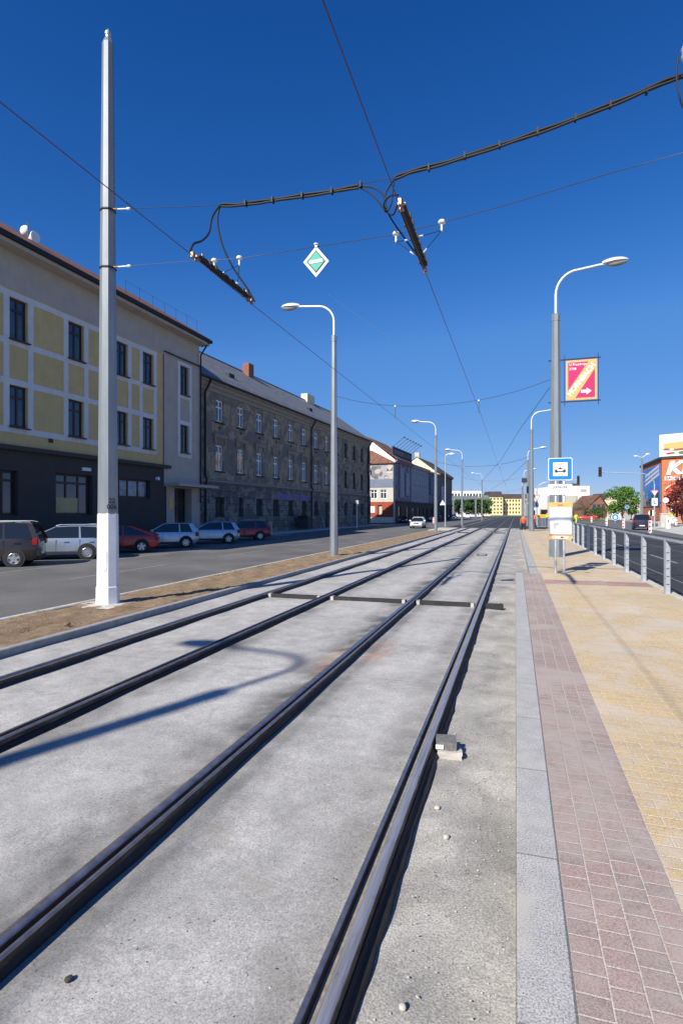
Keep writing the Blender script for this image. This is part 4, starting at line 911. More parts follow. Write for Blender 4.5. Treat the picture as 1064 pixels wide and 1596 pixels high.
# local: x along street (0 = near end), y into the building, z up
def ze(y): return Z(612.5, y)
cw = MB()
def endwall(name, z0, z1, m, holes=(), off=0):
    # wall in the plane x = 0 facing -x, between y=0..W3
    mb = MB(); wall(mb, 0, W3, z0, z1, list(holes), v=0, rev=.3)
    mb.xf(Matrix(((0,1,0,off),(1,0,0,0),(0,0,1,0),(0,0,0,1)))); return mb.obj(name, m, t)
hp = ze(760); win3 = [(y_, y_+1.25, ze(777), ze(763)) for y_ in (1.3, 3.2, 6.1)]
endwall('mural_wall', ze(746.5), ze(722), 'lightgrey_plaster'); endwall('middle_wall', ze(759), ze(746.5), 'steel_blue_panel', off=-.1)
endwall('cream_wall', ze(782), ze(759), 'pale_plaster', win3); endwall('brick_wall', ze(806), ze(782), 'brickred', [(2.2,3.0,ze(802),ze(787))]); endwall('base_wall', 0, ze(806), 'ivory_base', off=-.15)
for a, b, c_, d_2 in win3:
    o = window(t, a, b, c_, d_2, .12, 'frame_white', fr=.1, mull=1, trans=.3); 
    for q in [o]+kids(o): q.data.transform(Matrix(((0,1,0,0),(1,0,0,0),(0,0,1,0),(0,0,0,1))))
mm = MB(); mr = random.Random(5)
for k in range(34):
    y_ = mr.uniform(.4, W3-1.2); z_ = mr.uniform(ze(745.5), ze(726)); s1 = mr.uniform(.3, 1.1); s2 = mr.uniform(.2, .8); mm.cm = k % 4; e = .01+.0012*k
    pts = [(y_+s1*math.cos(a)*mr.uniform(.6,1), z_+s2*math.sin(a)*mr.uniform(.6,1)) for a in [2*math.pi*q/9 for q in range(9)]]
    pts = [(min(max(a, .1), W3), min(max(b, ze(746)), ze(722.6))) for a, b in pts]; mm.prism(pts, -e-.002, -e, 'x')
mm.obj('mural', ['steel_blue_panel', 'pale_plaster', 'tan_plaster', 'grey_plaster'], t)
MB().box(-.08, -.02, 6.0, 8.0, ze(786.5), ze(782.5)).obj('shop_sign', 'sign_blue', t); MB().box(-.06, -.01, 3.6, 5.0, ze(799), ze(789)).obj('poster', 'frost_white', t); MB().box(-.08, -.02, 6.6, 8.2, ze(781.5), ze(776)).obj('shop_sign', 'sign_yellow', t)
z7 = ze(722); MB().loft([[(-.4,-.35,z7),(1.3,-.35,z7),(1.3,W3,z7),(-.4,W3,z7)],[(-.4,-.35,z7+.12),(1.3,-.35,z7+.12),(1.3,W3,z7+.12),(-.4,W3,z7+.12)],[(1.0,4.6,z7+2.7),(1.3,4.6,z7+2.7),(1.3,W3,z7+2.7),(1.0,W3,z7+2.7)]]).obj('roof', 'red_tiles', t)
MB().box(.35, 1.28, .02, W3, 0, ze(722.5)).obj('building_core', 'pale_plaster', t)
# --- tall street fronts behind it
def street_house(name, label, xa, xb, yref, yeave, mwall, mroof, floors, winpx, gable=None, depth=11, rise=4.6, gf='charcoal_plaster', back=0.0, wfm='frame_white', start=None):
    ua = U(xa) if start is None else start; ub = U(xb); ze_ = Z(yref, yeave)
    t = thing(name, label, 'building', f3.p0+f3.t*ua, f3.rot); L_ = ub-ua
    fh = (ze_-4.2)/floors; n = winpx; hs_ = []
    for k in range(floors):
        for j in range(n):
            c = L_*(j+.5)/n; hw = min(.6, L_/n*.27); hs_.append((c-hw, c+hw, 4.2+fh*k+fh*.25, 4.2+fh*k+fh*.82))
    wall(MB(), 0, L_, 4.2, ze_, hs_, v=back).obj('wall', mwall, t)
    for h in hs_: window(t, *h, back+.12, wfm, fr=.09, mull=1, trans=.3)
    gh_ = [(L_*(j+.5)/max(1,n//2)-1.0, L_*(j+.5)/max(1,n//2)+1.0, .4, 3.2) for j in range(max(1, n//2))]
    wall(MB(), 0, L_, 0, 4.2, gh_, v=back-.04).obj('shop_front', gf, t)
    for h in gh_: window(t, *h, back+.1, 'frame_brown', fr=.1, mull=1, trans=0, name='shop_window')
    MB().box(0, L_, back-.3, back-.041, 3.9, 4.25).obj('fascia', gf, t)
    MB().prism([(back-.5,ze_),(back-.5,ze_+.18),(depth/2,ze_+rise),(depth,ze_+.18),(depth,ze_),(depth/2,ze_+rise-.22)], -.12, L_-.01, 'x').obj('roof', mroof, t)
    MB().prism([(back-.25,ze_-.5),(back-.45,ze_-.2),(back-.45,ze_-.003),(back-.01,ze_-.003),(back-.01,ze_-.5)], .0, L_, 'x').obj('cornice', mwall, t)
    MB().prism([(back+.6,0),(back+.6,ze_+.1),(depth/2,ze_+rise-.35),(depth,ze_),(depth,0)], .02, L_-.02, 'x').obj('building_core', mwall, t)
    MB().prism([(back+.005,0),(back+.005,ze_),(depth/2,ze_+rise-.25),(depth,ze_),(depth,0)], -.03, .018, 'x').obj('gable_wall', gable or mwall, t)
    return t, L_, ze_
u3s = uc+7.1
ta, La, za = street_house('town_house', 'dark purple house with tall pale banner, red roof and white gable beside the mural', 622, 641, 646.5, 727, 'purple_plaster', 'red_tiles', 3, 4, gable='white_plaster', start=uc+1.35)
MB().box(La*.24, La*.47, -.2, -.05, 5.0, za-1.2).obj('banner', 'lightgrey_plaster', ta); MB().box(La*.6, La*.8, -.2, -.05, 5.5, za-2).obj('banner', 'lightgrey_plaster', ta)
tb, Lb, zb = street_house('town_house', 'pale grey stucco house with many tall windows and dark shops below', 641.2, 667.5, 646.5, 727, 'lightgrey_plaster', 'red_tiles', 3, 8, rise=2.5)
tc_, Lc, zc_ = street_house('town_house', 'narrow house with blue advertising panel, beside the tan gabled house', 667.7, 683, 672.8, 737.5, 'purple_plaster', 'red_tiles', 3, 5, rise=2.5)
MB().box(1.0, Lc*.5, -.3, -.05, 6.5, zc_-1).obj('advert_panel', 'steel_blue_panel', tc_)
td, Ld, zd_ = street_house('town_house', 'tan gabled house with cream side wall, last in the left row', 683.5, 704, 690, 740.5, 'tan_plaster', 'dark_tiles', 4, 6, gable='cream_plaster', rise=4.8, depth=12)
MB().box(.3, 1.3, 5.4, 6.6, zd_+3.6, zd_+5.9).obj('chimney', 'pale_plaster', td)
MB().box(1, 1.2, -1.6, -.5, 5, 9).obj('projecting_sign', 'sign_white', td)
# rooftop billboard
fb_ = Fac(855, 28.6); ua = fb_.U(612); ub = fb_.U(641.5); t = thing('roof_billboard', 'dark rooftop billboard with spotlight arms above the red roofs', 'billboard', fb_.p0+fb_.t*ua, fb_.rot)
LL = ub-ua; zb0, zb1 = fb_.Z(641, 721.0), fb_.Z(641, 707.5)
MB().box(0, LL, 0, .25, zb0, zb1).obj('panel', 'boarded', t); MB().box(.6, LL*.55, -.03, -.002, zb0+.5, zb1-.5).obj('poster', 'steel_blue_panel', t); MB().box(LL*.58, LL-.5, -.03, -.002, zb0+.5, zb1-.5).obj('poster', 'tan_plaster', t)
for k in range(7):
    u_ = .8+(LL-1.2)*k/6; o = MB().tube([(u_,.1,zb1),(u_,-2.0,zb1+1.7)], .05, 6).obj('lamp_arm', 'boarded', t); MB().bbox(u_-.18,u_+.18,-2.3,-1.95,zb1+1.55,zb1+1.8,.03).obj('spotlight', 'boarded', o)
for k in range(4): MB().box(1+k*LL/4.2, 1.15+k*LL/4.2, .3, .45, zb0-1.8, zb1).obj('strut', 'boarded', t)

# --- background blocks
def block(name, label, px0, px1, ytop, d, depth, mwall, rows, cols_, roof=None, rh=2.5, wfm='frame_white', rot=None, ybase=None, gm_='window_glass', wscale=1.0):
    A, B = D(px0, 799, d), D(px1, 799, d); z1 = CZ+(799-ytop)*d/F; L_ = (B-A).length; rot_ = math.atan2((B-A).y, (B-A).x)
    t = thing(name, label, 'building', (A.x, A.y, -.2), rot_)
    hs_ = []; fh = (z1-1)/max(1, rows)
    for k in range(rows):
        for j in range(cols_):
            c = L_*(j+.5)/cols_; hw = min(1.3, L_/cols_*.25)*wscale; hs_.append((c-hw, c+hw, .6+fh*k+fh*.3, .6+fh*k+fh*.8))
    wall(MB(), 0, L_, 0, z1, hs_, rev=.4).obj('wall', mwall, t)
    for h in hs_: MB().box(h[0]+.01, h[1]-.01, .25, .32, h[2]+.01, h[3]-.01).obj('window', gm_, t)
    MB().box(.02, L_-.02, .5, depth, 0, z1-.01).obj('building_core', mwall, t)
    MB().box(0, L_, 0, .5, z1-.005, z1+.12).obj('parapet', mwall, t)
    if roof:
        rg = [[(-.5,-.6,z1+.12),(L_+.5,-.6,z1+.12),(L_+.5,depth,z1+.12),(-.5,depth,z1+.12)],[(1,2.2,z1+rh),(L_-1,2.2,z1+rh),(L_-1,depth-2,z1+rh),(1,depth-2,z1+rh)]]
        MB().loft(rg).obj('roof', roof, t)
    return t, L_, z1
block('apartment_block', 'long pale yellow block with dark mansard roof at the end of the street', 783, 862, 776.5, 470, 16, 'pale_yellow', 4, 17, 'dark_tiles', 3.8)
block('apartment_block', 'taller pale yellow corner wing of the block at the end of the street', 762.5, 783.2, 774, 462, 22, 'pale_yellow', 5, 4, 'dark_tiles', 4.6)
block('office_building', 'white office building behind the green trees beyond the crossing', 703, 750, 765, 300, 16, 'white_plaster', 3, 10, None, wscale=1.3)
block('house', 'small dark roofed house between the white office and the yellow block', 744, 764, 781, 360, 12, 'cream_plaster', 2, 4, 'slate', 4)
tw, Lw, zw = block('retail_building', 'large blank white building behind the tram stop sign', 861, 918, 757, 230, 22, 'white_plaster', 0, 1, None)
text('TYMEX' if False else 'OFFICE', 1, Vector((0,0,0)), FACE_Y, 'sign_grey', tw, 'x', 0) if False else None
MB().box(2, 12, 2, 8, zw, zw+1.2).obj('roof_plant', 'boarded', tw); MB().box(Lw*.75, Lw*.92, -.06, -.002, zw-2.4, zw-1.2).obj('wall_sign', 'sign_grey', tw)
block('retail_building', 'lower grey wing of the blank white building', 861, 900, 772, 220, 6, 'pale_plaster', 0, 1, None)
def gable_house(label, px0, px1, pk, yeave, ypeak, d, mwall, mroof, depth=14):
    A, B = D(px0, 799, d), D(px1, 799, d); L_ = (B-A).length; zz_ = CZ+(799-yeave)*d/F; zp_ = CZ+(799-ypeak)*d/F
    t = thing('gabled_house', label, 'building', (A.x, A.y, -.2), math.atan2((B-A).y, (B-A).x)); pkx = L_*(pk-px0)/(px1-px0)
    MB().prism([(0,0),(L_,0),(L_,zz_),(pkx,zp_),(0,zz_)], 0, depth, 'y').obj('wall', mwall, t)
    mb = MB(); mb.prism([(-.6,zz_-.35),(pkx,zp_+.05),(pkx,zp_+.4),(-.6,zz_)], -.3, depth, 'y'); mb.prism([(L_+.6,zz_-.35),(L_+.6,zz_),(pkx+.001,zp_+.4),(pkx+.001,zp_+.05)], -.3, depth, 'y'); mb.obj('roof', mroof, t)
    for k in range(3): MB().box(L_*(.2+.25*k), L_*(.2+.25*k)+1.1, -.06, -.002, 3, 5).obj('window', 'window_glass', t)
gable_house('brick red gabled house right of the white building', 917, 945, 934, 789, 772, 190, 'chimney_brick', 'red_tiles')
gable_house('cream gabled house behind the brick one, left of the green tree', 934, 966, 951, 784, 769, 205, 'cream_plaster', 'dark_tiles')
block('apartment_block', 'small pale block peeping out between the green tree and the brick building', 985, 1001, 776, 300, 12, 'pale_plaster', 3, 4, None)
block('shop_row', 'low pale buildings far behind the platform masts', 826, 862, 783, 330, 10, 'pale_plaster', 2, 8, 'slate', 2)
for px0, px1, yt, lb in ((-100, 700, 775, 0),): pass
# --- brick restaurant
A = D(1030.5, 799, 112); B = D(998, 799, 134); zt = CZ+(799-714.5)*112/F
t = thing('restaurant_building', 'orange brick fast food building with white letters at the right edge', 'restaurant', (A.x, A.y, 0), 0)
C_ = D(1150, 799, 103); lx = C_-A; l1 = lx.length; e1 = lx.normalized(); l2v = B-A; l2 = l2v.length; e2 = l2v.normalized()
A0 = Vector((0,0,0)); mb = MB()
def pq(o_, e, u, z): return (o_.x+e.x*u, o_.y+e.y*u, z)
far = Vector((12, 30, 0))
mb.add([pq(A0,e1,0,0),pq(A0,e1,l1,0),pq(A0,e1,l1,zt),pq(A0,e1,0,zt), pq(A0,e2,l2,0),pq(A0,e2,l2,zt),(l2v.x+40,l2v.y+6,0),(l2v.x+40,l2v.y+6,zt)], [(0,1,2,3),(4,0,3,5),(6,4,5,7),(1,6,7,2),(3,2,7,5)])
mb.obj('brick_wall', 'orange_brick', t, fix=True)
r1 = math.atan2(e1.y, e1.x); R1 = Matrix.Rotation(r1, 4, 'Z'); e2a = math.atan2(e2.y, e2.x)+math.pi; R2 = Matrix.Translation(l2v) @ Matrix.Rotation(e2a, 4, 'Z')
MB().box(-.2,l1,-.3,-.002,zt-.1,zt+.35).xf(R1).obj('roof_edge', 'boarded', t); MB().box(0,l2-.25,-.3,-.002,zt-.1,zt+.35).xf(R2).obj('roof_edge', 'boarded', t)
mx = 112/F
fr_ = lambda x: (x-1030.5)*mx*1.04
zf = lambda y: CZ+(799-y)*112/F
o = text('KFC', 3.5, Vector((fr_(1036), -.1, zf(731))), FACE_Y, 'sign_white', t, 'lettering', .05, .06, 'LEFT', 1.15, .25); o.data.transform(R1)
o = MB().box(fr_(1034.5), fr_(1100), -.12, -.02, zf(749), zf(743)).xf(R1).obj('name_strip', 'sign_white', t)
o2 = text('BAGETERIE BOULEVARD', .85, Vector((fr_(1035.5), -.13, zf(746))), FACE_Y, 'brickred', t, 'lettering', .02, .03, 'LEFT'); o2.data.transform(R1)
gl = MB()
for y_ in (756, 770, 784): gl.box(.3, l1, -.06, -.004, zf(y_)-.06, zf(y_)+.06)
gl.xf(R1).obj('string_course', 'cream_plaster' if False else 'chimney_brick', t)
# blue mural advert on the angled face
za_, zb_ = zf(789), zf(723)
ad = MB().box(1.2, l2-1.2, -.12, -.02, za_, zb_).xf(R2).obj('blue_advert', 'sign_blue', t)
mb = MB(); r5 = random.Random(8)
for k in range(9):
    x = 1.6+k*(l2-4)/9; mb.box(x, x+1.6, -.135-.001*k, -.121, za_+.1, za_+r5.uniform(1.5, 3.6))
mb.xf(R2).obj('city_silhouette', 'paint_navy', ad)
mb = MB(); mb.prism([(2.2,za_+.1),(4.4,za_+.1),(4.0,za_+7.5),(3.2,zb_-1.5),(2.6,za_+6)], -.16, -.15, 'y'); mb.xf(R2).obj('figure_shape', 'grey_plaster', ad)
mb = MB()
for k in range(3): mb.prism([(5+k*.4,za_+4.6+k*1.0),(l2-1.6,za_+6.4+k*.8),(l2-1.9,za_+7.0+k*.8),(7,za_+5.3+k*1.0)], -.145-.002*k, -.1425-.002*k, 'y')
mb.xf(R2).obj('script_swash', 'frost_white', ad)
# roof billboard
b1, b2 = fr_(1027), fr_(1110); t2 = thing('roof_billboard', 'white food billboard on the roof of the brick building', 'billboard', (A.x, A.y, 0), r1)
z0_, z1_ = zf(712.5), zf(677.5)
MB().box(b1, b2, .2, .5, z0_, z1_).obj('panel', 'sign_white', t2); MB().box(b1, b2, .1, .6, zt+.1, z0_-.02).obj('base_beam', 'boarded', t2)
mb = MB(); r5 = random.Random(4); H_ = z1_-z0_
for k in range(3):
    pts = [(b1+.4, z0_+H_*(.30+.1*k)), (b1+3, z0_+H_*(.24+.1*k)), (b2-.5, z0_+H_*(.3+.1*k)), (b2-.5, z0_+H_*(.42+.1*k)), (b1+4, z0_+H_*(.42+.11*k)), (b1+1, z0_+H_*(.40+.1*k))]
    mb = MB().prism(pts, .196-.004*k, .1975-.004*k, 'y'); mb.obj('bread_picture', ['chimney_brick','sign_orange','sign_orange'][k], t2)
for k in range(14):
    x = r5.uniform(b1+.5, b2-3); z = z0_+H_*r5.uniform(.12, .5); s_ = r5.uniform(.25, .7)
    MB().prism([(x+s_*math.cos(a)*1.3, z+s_*.5*math.sin(a)) for a in [2*math.pi*q/8 for q in range(8)]], .175-.001*k, .1755-.001*k, 'y').obj('filling_picture', ['leaf_green','cloth_red','sign_orange','cream_plaster','sign_red'][k % 5], t2)
MB().prism([(b1+4,z1_-1.6),(b1+5.2,z1_-.9),(b1+6.2,z1_-.8),(b1+7,z1_-1.5)], .19, .195, 'y').obj('hill_picture', 'steel_blue_panel', t2); MB().prism([(b1+7.5,z1_-1.4),(b1+8.6,z1_-.8),(b1+10,z1_-1.4)], .19, .195, 'y').obj('hill_picture', 'steel_blue_panel', t2)
text('BAGETERIE', .7, Vector((b1+3.0, .195, z1_-.7)), FACE_Y, 'sign_grey', t2, 'lettering', 0, .01)

# ------------------------------------------------------------------ gantry, trees
def tree(label, loc, h, cr, trunk_h, leaf='leaf_green', n=2600, ls=.28, squash=.8, seed=1, cat='tree', name='tree', inner=None):
    r = random.Random(seed); t = thing(name, label, cat, loc)
    mb = MB(); tr = .03*h; mb.tube([(0,0,-.1),(0.03*h,0,trunk_h*.5),(0,0.02*h,trunk_h),(0,0,h*.75)], [tr, tr*.8, tr*.65, tr*.2], 8)
    cz = trunk_h+(h-trunk_h)*.5; cl = []
    for k in range(26):
        a = r.uniform(0, 2*math.pi); e = r.uniform(-.75, 1); q = math.sqrt(1-e*e)*(.55+.45*r.random())
        c = Vector((cr*q*math.cos(a), cr*q*math.sin(a), cz+e*(h-trunk_h)*.46)); cl.append((c, cr*r.uniform(.26, .42)))
        mb.tube([(0,0,trunk_h*.8+r.random()*(cz-trunk_h*.8)), c*.55+Vector((0,0,cz*.42)), c], [tr*.35, tr*.2, tr*.06], 5)
    mb.obj('trunk', 'bark', t)
    lf = MB()
    for k in range(n):
        c, rad = cl[r.randrange(len(cl))]; d = Vector((r.gauss(0,1), r.gauss(0,1), r.gauss(0,1))).normalized()*rad*r.random()**.4; p = c+Vector((d.x, d.y, d.z*squash))
        a = Vector((r.gauss(0,1), r.gauss(0,1), r.gauss(0,1))).normalized(); b = a.cross(Vector((r.gauss(0,1), r.gauss(0,1), r.gauss(0,1)))).normalized(); s_ = ls*r.uniform(.6, 1.3)
        lf.add([p-a*s_*.5, p+b*s_*.35, p+a*s_*.5, p-b*s_*.35], [(0,1,2,3)])
    lf.obj('crown', leaf, t, fix=False)
    return t
def at_d(px, d, z=0): p = D(px, 799, d); p.z = z; return p
tree('round bright green tree left of the brick restaurant', at_d(969, 132), 7.6, 3.9, 1.2, 'leaf_green', 5200, .42, .9, 2)
tree('purple red leaved tree in front of the brick restaurant, right edge', at_d(1062, 88), 7.4, 2.3, 1.0, 'leaf_red', 3400, .3, 1, 3)
tree('bright scarlet bush top beside the red leaved tree', at_d(1052, 90), 7.0, 1.2, 4.2, 'leaf_scarlet', 700, .26, 1, 9)
tree('bare sparse tree in front of the white building', at_d(908, 170), 7.0, 3.2, 1.4, 'twig', 1100, .22, 1, 4)
for k, (px, d, h, cr) in enumerate(((714,235,7,5),(728,240,8,6),(741,236,7.5,5),(752,250,8,5))):
    tree(['dark green tree below the gantry, leftmost of four', 'dark green tree below the gantry, second of four', 'dark green tree behind the farthest lamp column', 'green tree left of the yellow block'][k], at_d(px, d), h, cr, 1, 'leaf_dark' if k != 3 else 'leaf_green', 2200, .7, .9, 20+k)
tree('sparse young tree right of the bare one', at_d(893, 175), 5.0, 2.4, 1.0, 'twig', 700, .22, 1, 6)
for k, (px, d) in enumerate(((874,165),(922,172),(938,168))): tree(['low bush behind the timetable case','low bush left of the red van','low bush right of the brick gable'][k], at_d(px, d), 3.4, 3.0, .4, 'leaf_dark', 900, .35, 1, 40+k, 'bush', 'bush')
t = thing('sign_gantry', 'grey steel gantry over the far road in front of the white office', 'gantry', (0,0,0))
A, B = at_d(706, 215), at_d(741, 215); e = (B-A); ln = e.length; t.location = A; t.rotation_euler = (0,0,math.atan2(e.y,e.x))
zg = CZ+(799-778)*215/F
MB().box(-.3,.3,0,.5,0,zg+1.5).obj('leg', 'pole_grey', t); MB().box(ln-.3,ln+.3,0,.5,0,zg+1.5).obj('leg', 'pole_grey', t); MB().box(-.5,ln+1,-.1,.6,zg,zg+1.2).obj('beam', 'pole_grey', t)

# ------------------------------------------------------------------ vehicles
def car(label, loc, rz, paint, kind='hatch', cat='car', group=None, L=4.2, Wd=1.75, Hh=1.5, name='parked_car', plate=True, five=5):
    t = thing(name, label, cat, loc, rz, group)
    wb = L*.61; ro = L*.185; xr = -ro; xf = L-ro; hw = Wd/2; bz_ = .62*Hh+.02; wr = .32
    P = {'hatch': (-.78*ro, -.40*ro, .50*wb, .88*wb), 'wagon': (-.93*ro, -.50*ro, .46*wb, .86*wb), 'saloon': (-.25*ro, .22*wb, .50*wb, .86*wb), 'mpv': (-.93*ro, -.62*ro, .58*wb, .98*wb), 'suv': (-.9*ro, -.5*ro, .48*wb, .84*wb), 'lift': (-.85*ro, .20*wb, .50*wb, .86*wb), 'van': (-.95*ro, -.85*ro, .75*wb, 1.05*wb)}[kind]
    rb, rt, ft_, fb = P
    # lower body
    st = [(xr,.62),(xr+.06,.86),(xr+.25,.96),(-.0,1),(wb*.3,1),(wb*.7,1),(wb,1),(xf-.5,.985),(xf-.2,.92),(xf-.04,.78),(xf,.6)]
    def topz(x):
        if x <= rb: 
            return bz_ + .0 - .05*((rb-x)/max(.01, rb-xr))**2 if kind in ('saloon','lift') else bz_-.02
        if x >= fb: return bz_-.04-.16*((x-fb)/(xf-fb))**1.6
        return bz_
    rings = []
    for x, k in st:
        w_ = hw*k; zt_ = topz(x) if k > .7 else bz_*.72; zl = .24 if abs(x-xr) > .1 and abs(x-xf) > .1 else .36
        rings.append([(x,-w_*.9,zl),(x,-w_,zl+.14),(x,-w_*1.0,zt_*.62),(x,-w_*.985,zt_-.10),(x,-w_*.93,zt_),(x,0,zt_+.03),(x,w_*.93,zt_),(x,w_*.985,zt_-.10),(x,w_*1.0,zt_*.62),(x,w_,zl+.14),(x,w_*.9,zl)])
    body = MB().loft(rings).obj('body', paint, t, 32)
    # greenhouse glass
    gs = [(rb,0),(rb*.5+rt*.5,.5),(rt,.93),(rt+(ft_-rt)*.35,1),(rt+(ft_-rt)*.7,1),(ft_,.95),(ft_*.5+fb*.5,.52),(fb,0)]
    rings = []
    for x, k in gs:
        z = bz_-.01+(Hh-.03-bz_)*max(k, .015); w0 = hw*.92; w1 = w0-(w0-hw*.72)*k
        rings.append([(x,-w0,bz_-.02),(x,-w1,z),(x,0,z+.02*k),(x,w1,z),(x,w0,bz_-.02)])
    gh2 = MB().loft(rings).obj('windows', 'glass_dark', t, 32)
    # roof skin
    rings = []
    for x, k in gs[1:-1] if kind != 'saloon' and kind != 'lift' else gs[2:-1]:
        if x in (gs[1][0], gs[-2][0]): continue
        z = bz_+(Hh-.03-bz_)*k; w1 = hw*.92-(hw*.92-hw*.72)*k
        rings.append([(x,-w1-.012,z-.06),(x,-w1*.93,z+.02),(x,0,z+.045),(x,w1*.93,z+.02),(x,w1+.012,z-.06)])
    MB().loft(rings).obj('roof', paint, t, 40)
    # pillars
    pil = [(rb, rt, .10 if kind != 'hatch' else .16), (ft_-.0, ft_-.02, .05), (fb, ft_, .05)]
    mid = rt+(ft_-rt)*.42
    for s_ in (-1, 1):
        for (xb, xt, pw) in ((rb+.02, rt+.02, .17 if kind in ('hatch','suv','lift') else .11), (mid, mid+.04, .04), (fb-.02, ft_, .045)):
            pw2 = pw*.7; w0, w1 = hw*.92+.008, hw*.72+.016; zt_ = Hh-.05
            MB().add([(xb-pw,s_*w0,bz_-.03),(xb+pw,s_*w0,bz_-.03),(xt+pw2,s_*w1,zt_),(xt-pw2,s_*w1,zt_),(xb-pw,s_*(w0-.05),bz_-.03),(xb+pw,s_*(w0-.05),bz_-.03),(xt+pw2,s_*(w1-.05),zt_),(xt-pw2,s_*(w1-.05),zt_)],
                     [(0,1,2,3),(7,6,5,4),(0,4,5,1),(1,5,6,2),(2,6,7,3),(3,7,4,0)]).obj('pillar', paint, t)
        for xd in (mid-.45 if kind != 'lift' else mid-.5, mid+.55): MB().bbox(xd-.1,xd+.1,min(s_*hw*.985,s_*(hw+.03)),max(s_*hw*.985,s_*(hw+.03)),bz_-.17,bz_-.13,.01).obj('door_handle', paint, t)
        mr_ = MB().bbox(fb-.32,fb-.15,min(s_*hw*.95,s_*(hw+.2)),max(s_*hw*.95,s_*(hw+.2)),bz_+.0,bz_+.14,.03).obj('wing_mirror', paint, t)
        for xd in (mid, mid-.95, mid+.95): MB().box(xd-.006,xd+.006,min(s_*hw*.99,s_*(hw+.004)),max(s_*hw*.99,s_*(hw+.004)),.36,bz_-.06).obj('door_gap', 'black_plastic', body)
        MB().box(.42,wb-.42,min(s_*hw*.97,s_*(hw+.006)),max(s_*hw*.97,s_*(hw+.006)),.26,.34).obj('sill', 'black_plastic', body)
        # lamps
        ya, yb = sorted((s_*hw*.60, s_*(hw*.97))); tz = bz_-.2 if kind in ('saloon','lift') else bz_-.16
        MB().bbox(xr-.008,xr+.20,ya,yb-.0,tz-.08,tz+(.08 if kind in ('saloon','lift') else .16),.04).obj('tail_light', 'light_red', t)
        MB().bbox(xf-.34,xf-.015,*sorted((s_*hw*.5, s_*(hw*.90))),.58*bz_+.06,.58*bz_+.24,.03).obj('headlight', 'light_clear', t)
        for xw in (0, wb):
            MB().lathe([(.0,-.004),(.385,-.004),(.385,.004),(.0,.004)],(xw,s_*(hw+.003),wr+.02),24,'y').obj('wheel_arch', 'black_plastic', t)
            y0 = s_*(hw-.17); w = thing('wheel', '', '', (xw, s_*hw, wr)); 
            del w['label']; del w['category']; w.parent = t
            MB().lathe([(.19,-.19),(.29,-.2),(.32,-.17),(.32,-.01),(.30,.022),(.215,.024),(.20,.0)] if s_ > 0 else [(.19,.19),(.29,.2),(.32,.17),(.32,.01),(.30,-.022),(.215,-.024),(.20,.0)],(0,0,0),24,'y').obj('tyre', 'tyre', w, 40)
            mb = MB(); mb.lathe([(.2,s_*.0),(.215,s_*.02),(.205,s_*.026),(.188,s_*.012),(.2,s_*.0)],(0,0,0),24,'y',cap=False); mb.lathe([(.01,s_*.0),(.05,s_*.0),(.045,s_*.024),(.01,s_*.03)],(0,0,0),12,'y')
            for q in range(five):
                a = 2*math.pi*q/five+.3; ca, sa = math.cos(a), math.sin(a); wd_ = .26/five+.006
                mb.add([(ca*.04-sa*wd_,s_*.016,sa*.04+ca*wd_),(ca*.04+sa*wd_,s_*.016,sa*.04-ca*wd_),(ca*.205+sa*wd_*.8,s_*.02,sa*.205-ca*wd_*.8),(ca*.205-sa*wd_*.8,s_*.02,sa*.205+ca*wd_*.8),
                        (ca*.04-sa*wd_,s_*.0,sa*.04+ca*wd_),(ca*.04+sa*wd_,0,sa*.04-ca*wd_),(ca*.205+sa*wd_*.8,0,sa*.205-ca*wd_*.8),(ca*.205-sa*wd_*.8,0,sa*.205+ca*wd_*.8)], [(0,1,2,3),(4,7,6,5),(0,4,5,1),(1,5,6,2),(2,6,7,3),(3,7,4,0)])
            mb.obj('rim', 'rim', w, 40)
            MB().lathe([(.0,-.004*s_),(.2,-.004*s_),(.2,s_*.003),(.0,s_*.003)],(0,0,0),20,'y').obj('brake_disc', 'black_plastic', w)
    for xx, s_ in ((xr, -1), (xf, 1)):
        ya = sorted((xx+s_*.012, xx-s_*.03)); MB().box(ya[0],ya[1],-.26,.26,.45,.56).obj('number_plate', 'plate_white', t)
        yb = sorted((xx+s_*.008, xx-s_*.12)); MB().bbox(yb[0],yb[1],-hw*.66,hw*.66,.27,.40,.02).obj('bumper_insert', 'black_plastic', t)
    MB().bbox(xf-.10,xf+.006,-.38,.38,.60*bz_+.03,.60*bz_+.18,.02).obj('grille', 'black_plastic', t)
    if kind in ('wagon','mpv','suv'):
        for s_ in (-1, 1): MB().tube([(rt,s_*hw*.68,Hh-.0),(rt+.2,s_*hw*.68,Hh+.04),(ft_-.2,s_*hw*.68,Hh+.04),(ft_,s_*hw*.68,Hh-.01)], .015, 6).obj('roof_rail', 'galvanised', t)
    return t
hd = math.atan2(-.56, -.83)
park = [(22,884,'paint_brown','mpv',4.4,1.70,5,'dark brown van-like car parked at the left edge'),(136,872,'paint_bluesilver','wagon',4.6,1.50,12,'blue silver estate car parked behind the grey mast'),
        (221,861.5,'paint_red','lift',4.5,1.42,5,'red liftback parked just right of the grey mast'),(290,854,'paint_silver','hatch',4.0,1.47,7,'silver hatchback parked between the red liftback and the pale blue hatchback'),
        (356.5,847.4,'paint_icesilver','hatch',4.25,1.47,5,'pale blue silver hatchback parked between silver hatchback and dark red estate'),(405.5,842,'paint_darkred','wagon',4.5,1.48,9,'dark red estate car, rightmost of the parked row')]
for px, py, pm_, kd, L_, H_, sp, lb in park:
    p = G(px, py, ZR)                                  # contact of the rear left wheel
    hdv = Vector((math.cos(hd), math.sin(hd), 0)); lv = Vector((-hdv.y, hdv.x, 0))
    o = p-lv*.88; car(lb, (o.x, o.y, ZR), hd, pm_, kd, group='cars parked at an angle by the yellow building', L=L_, Hh=H_, five=sp)
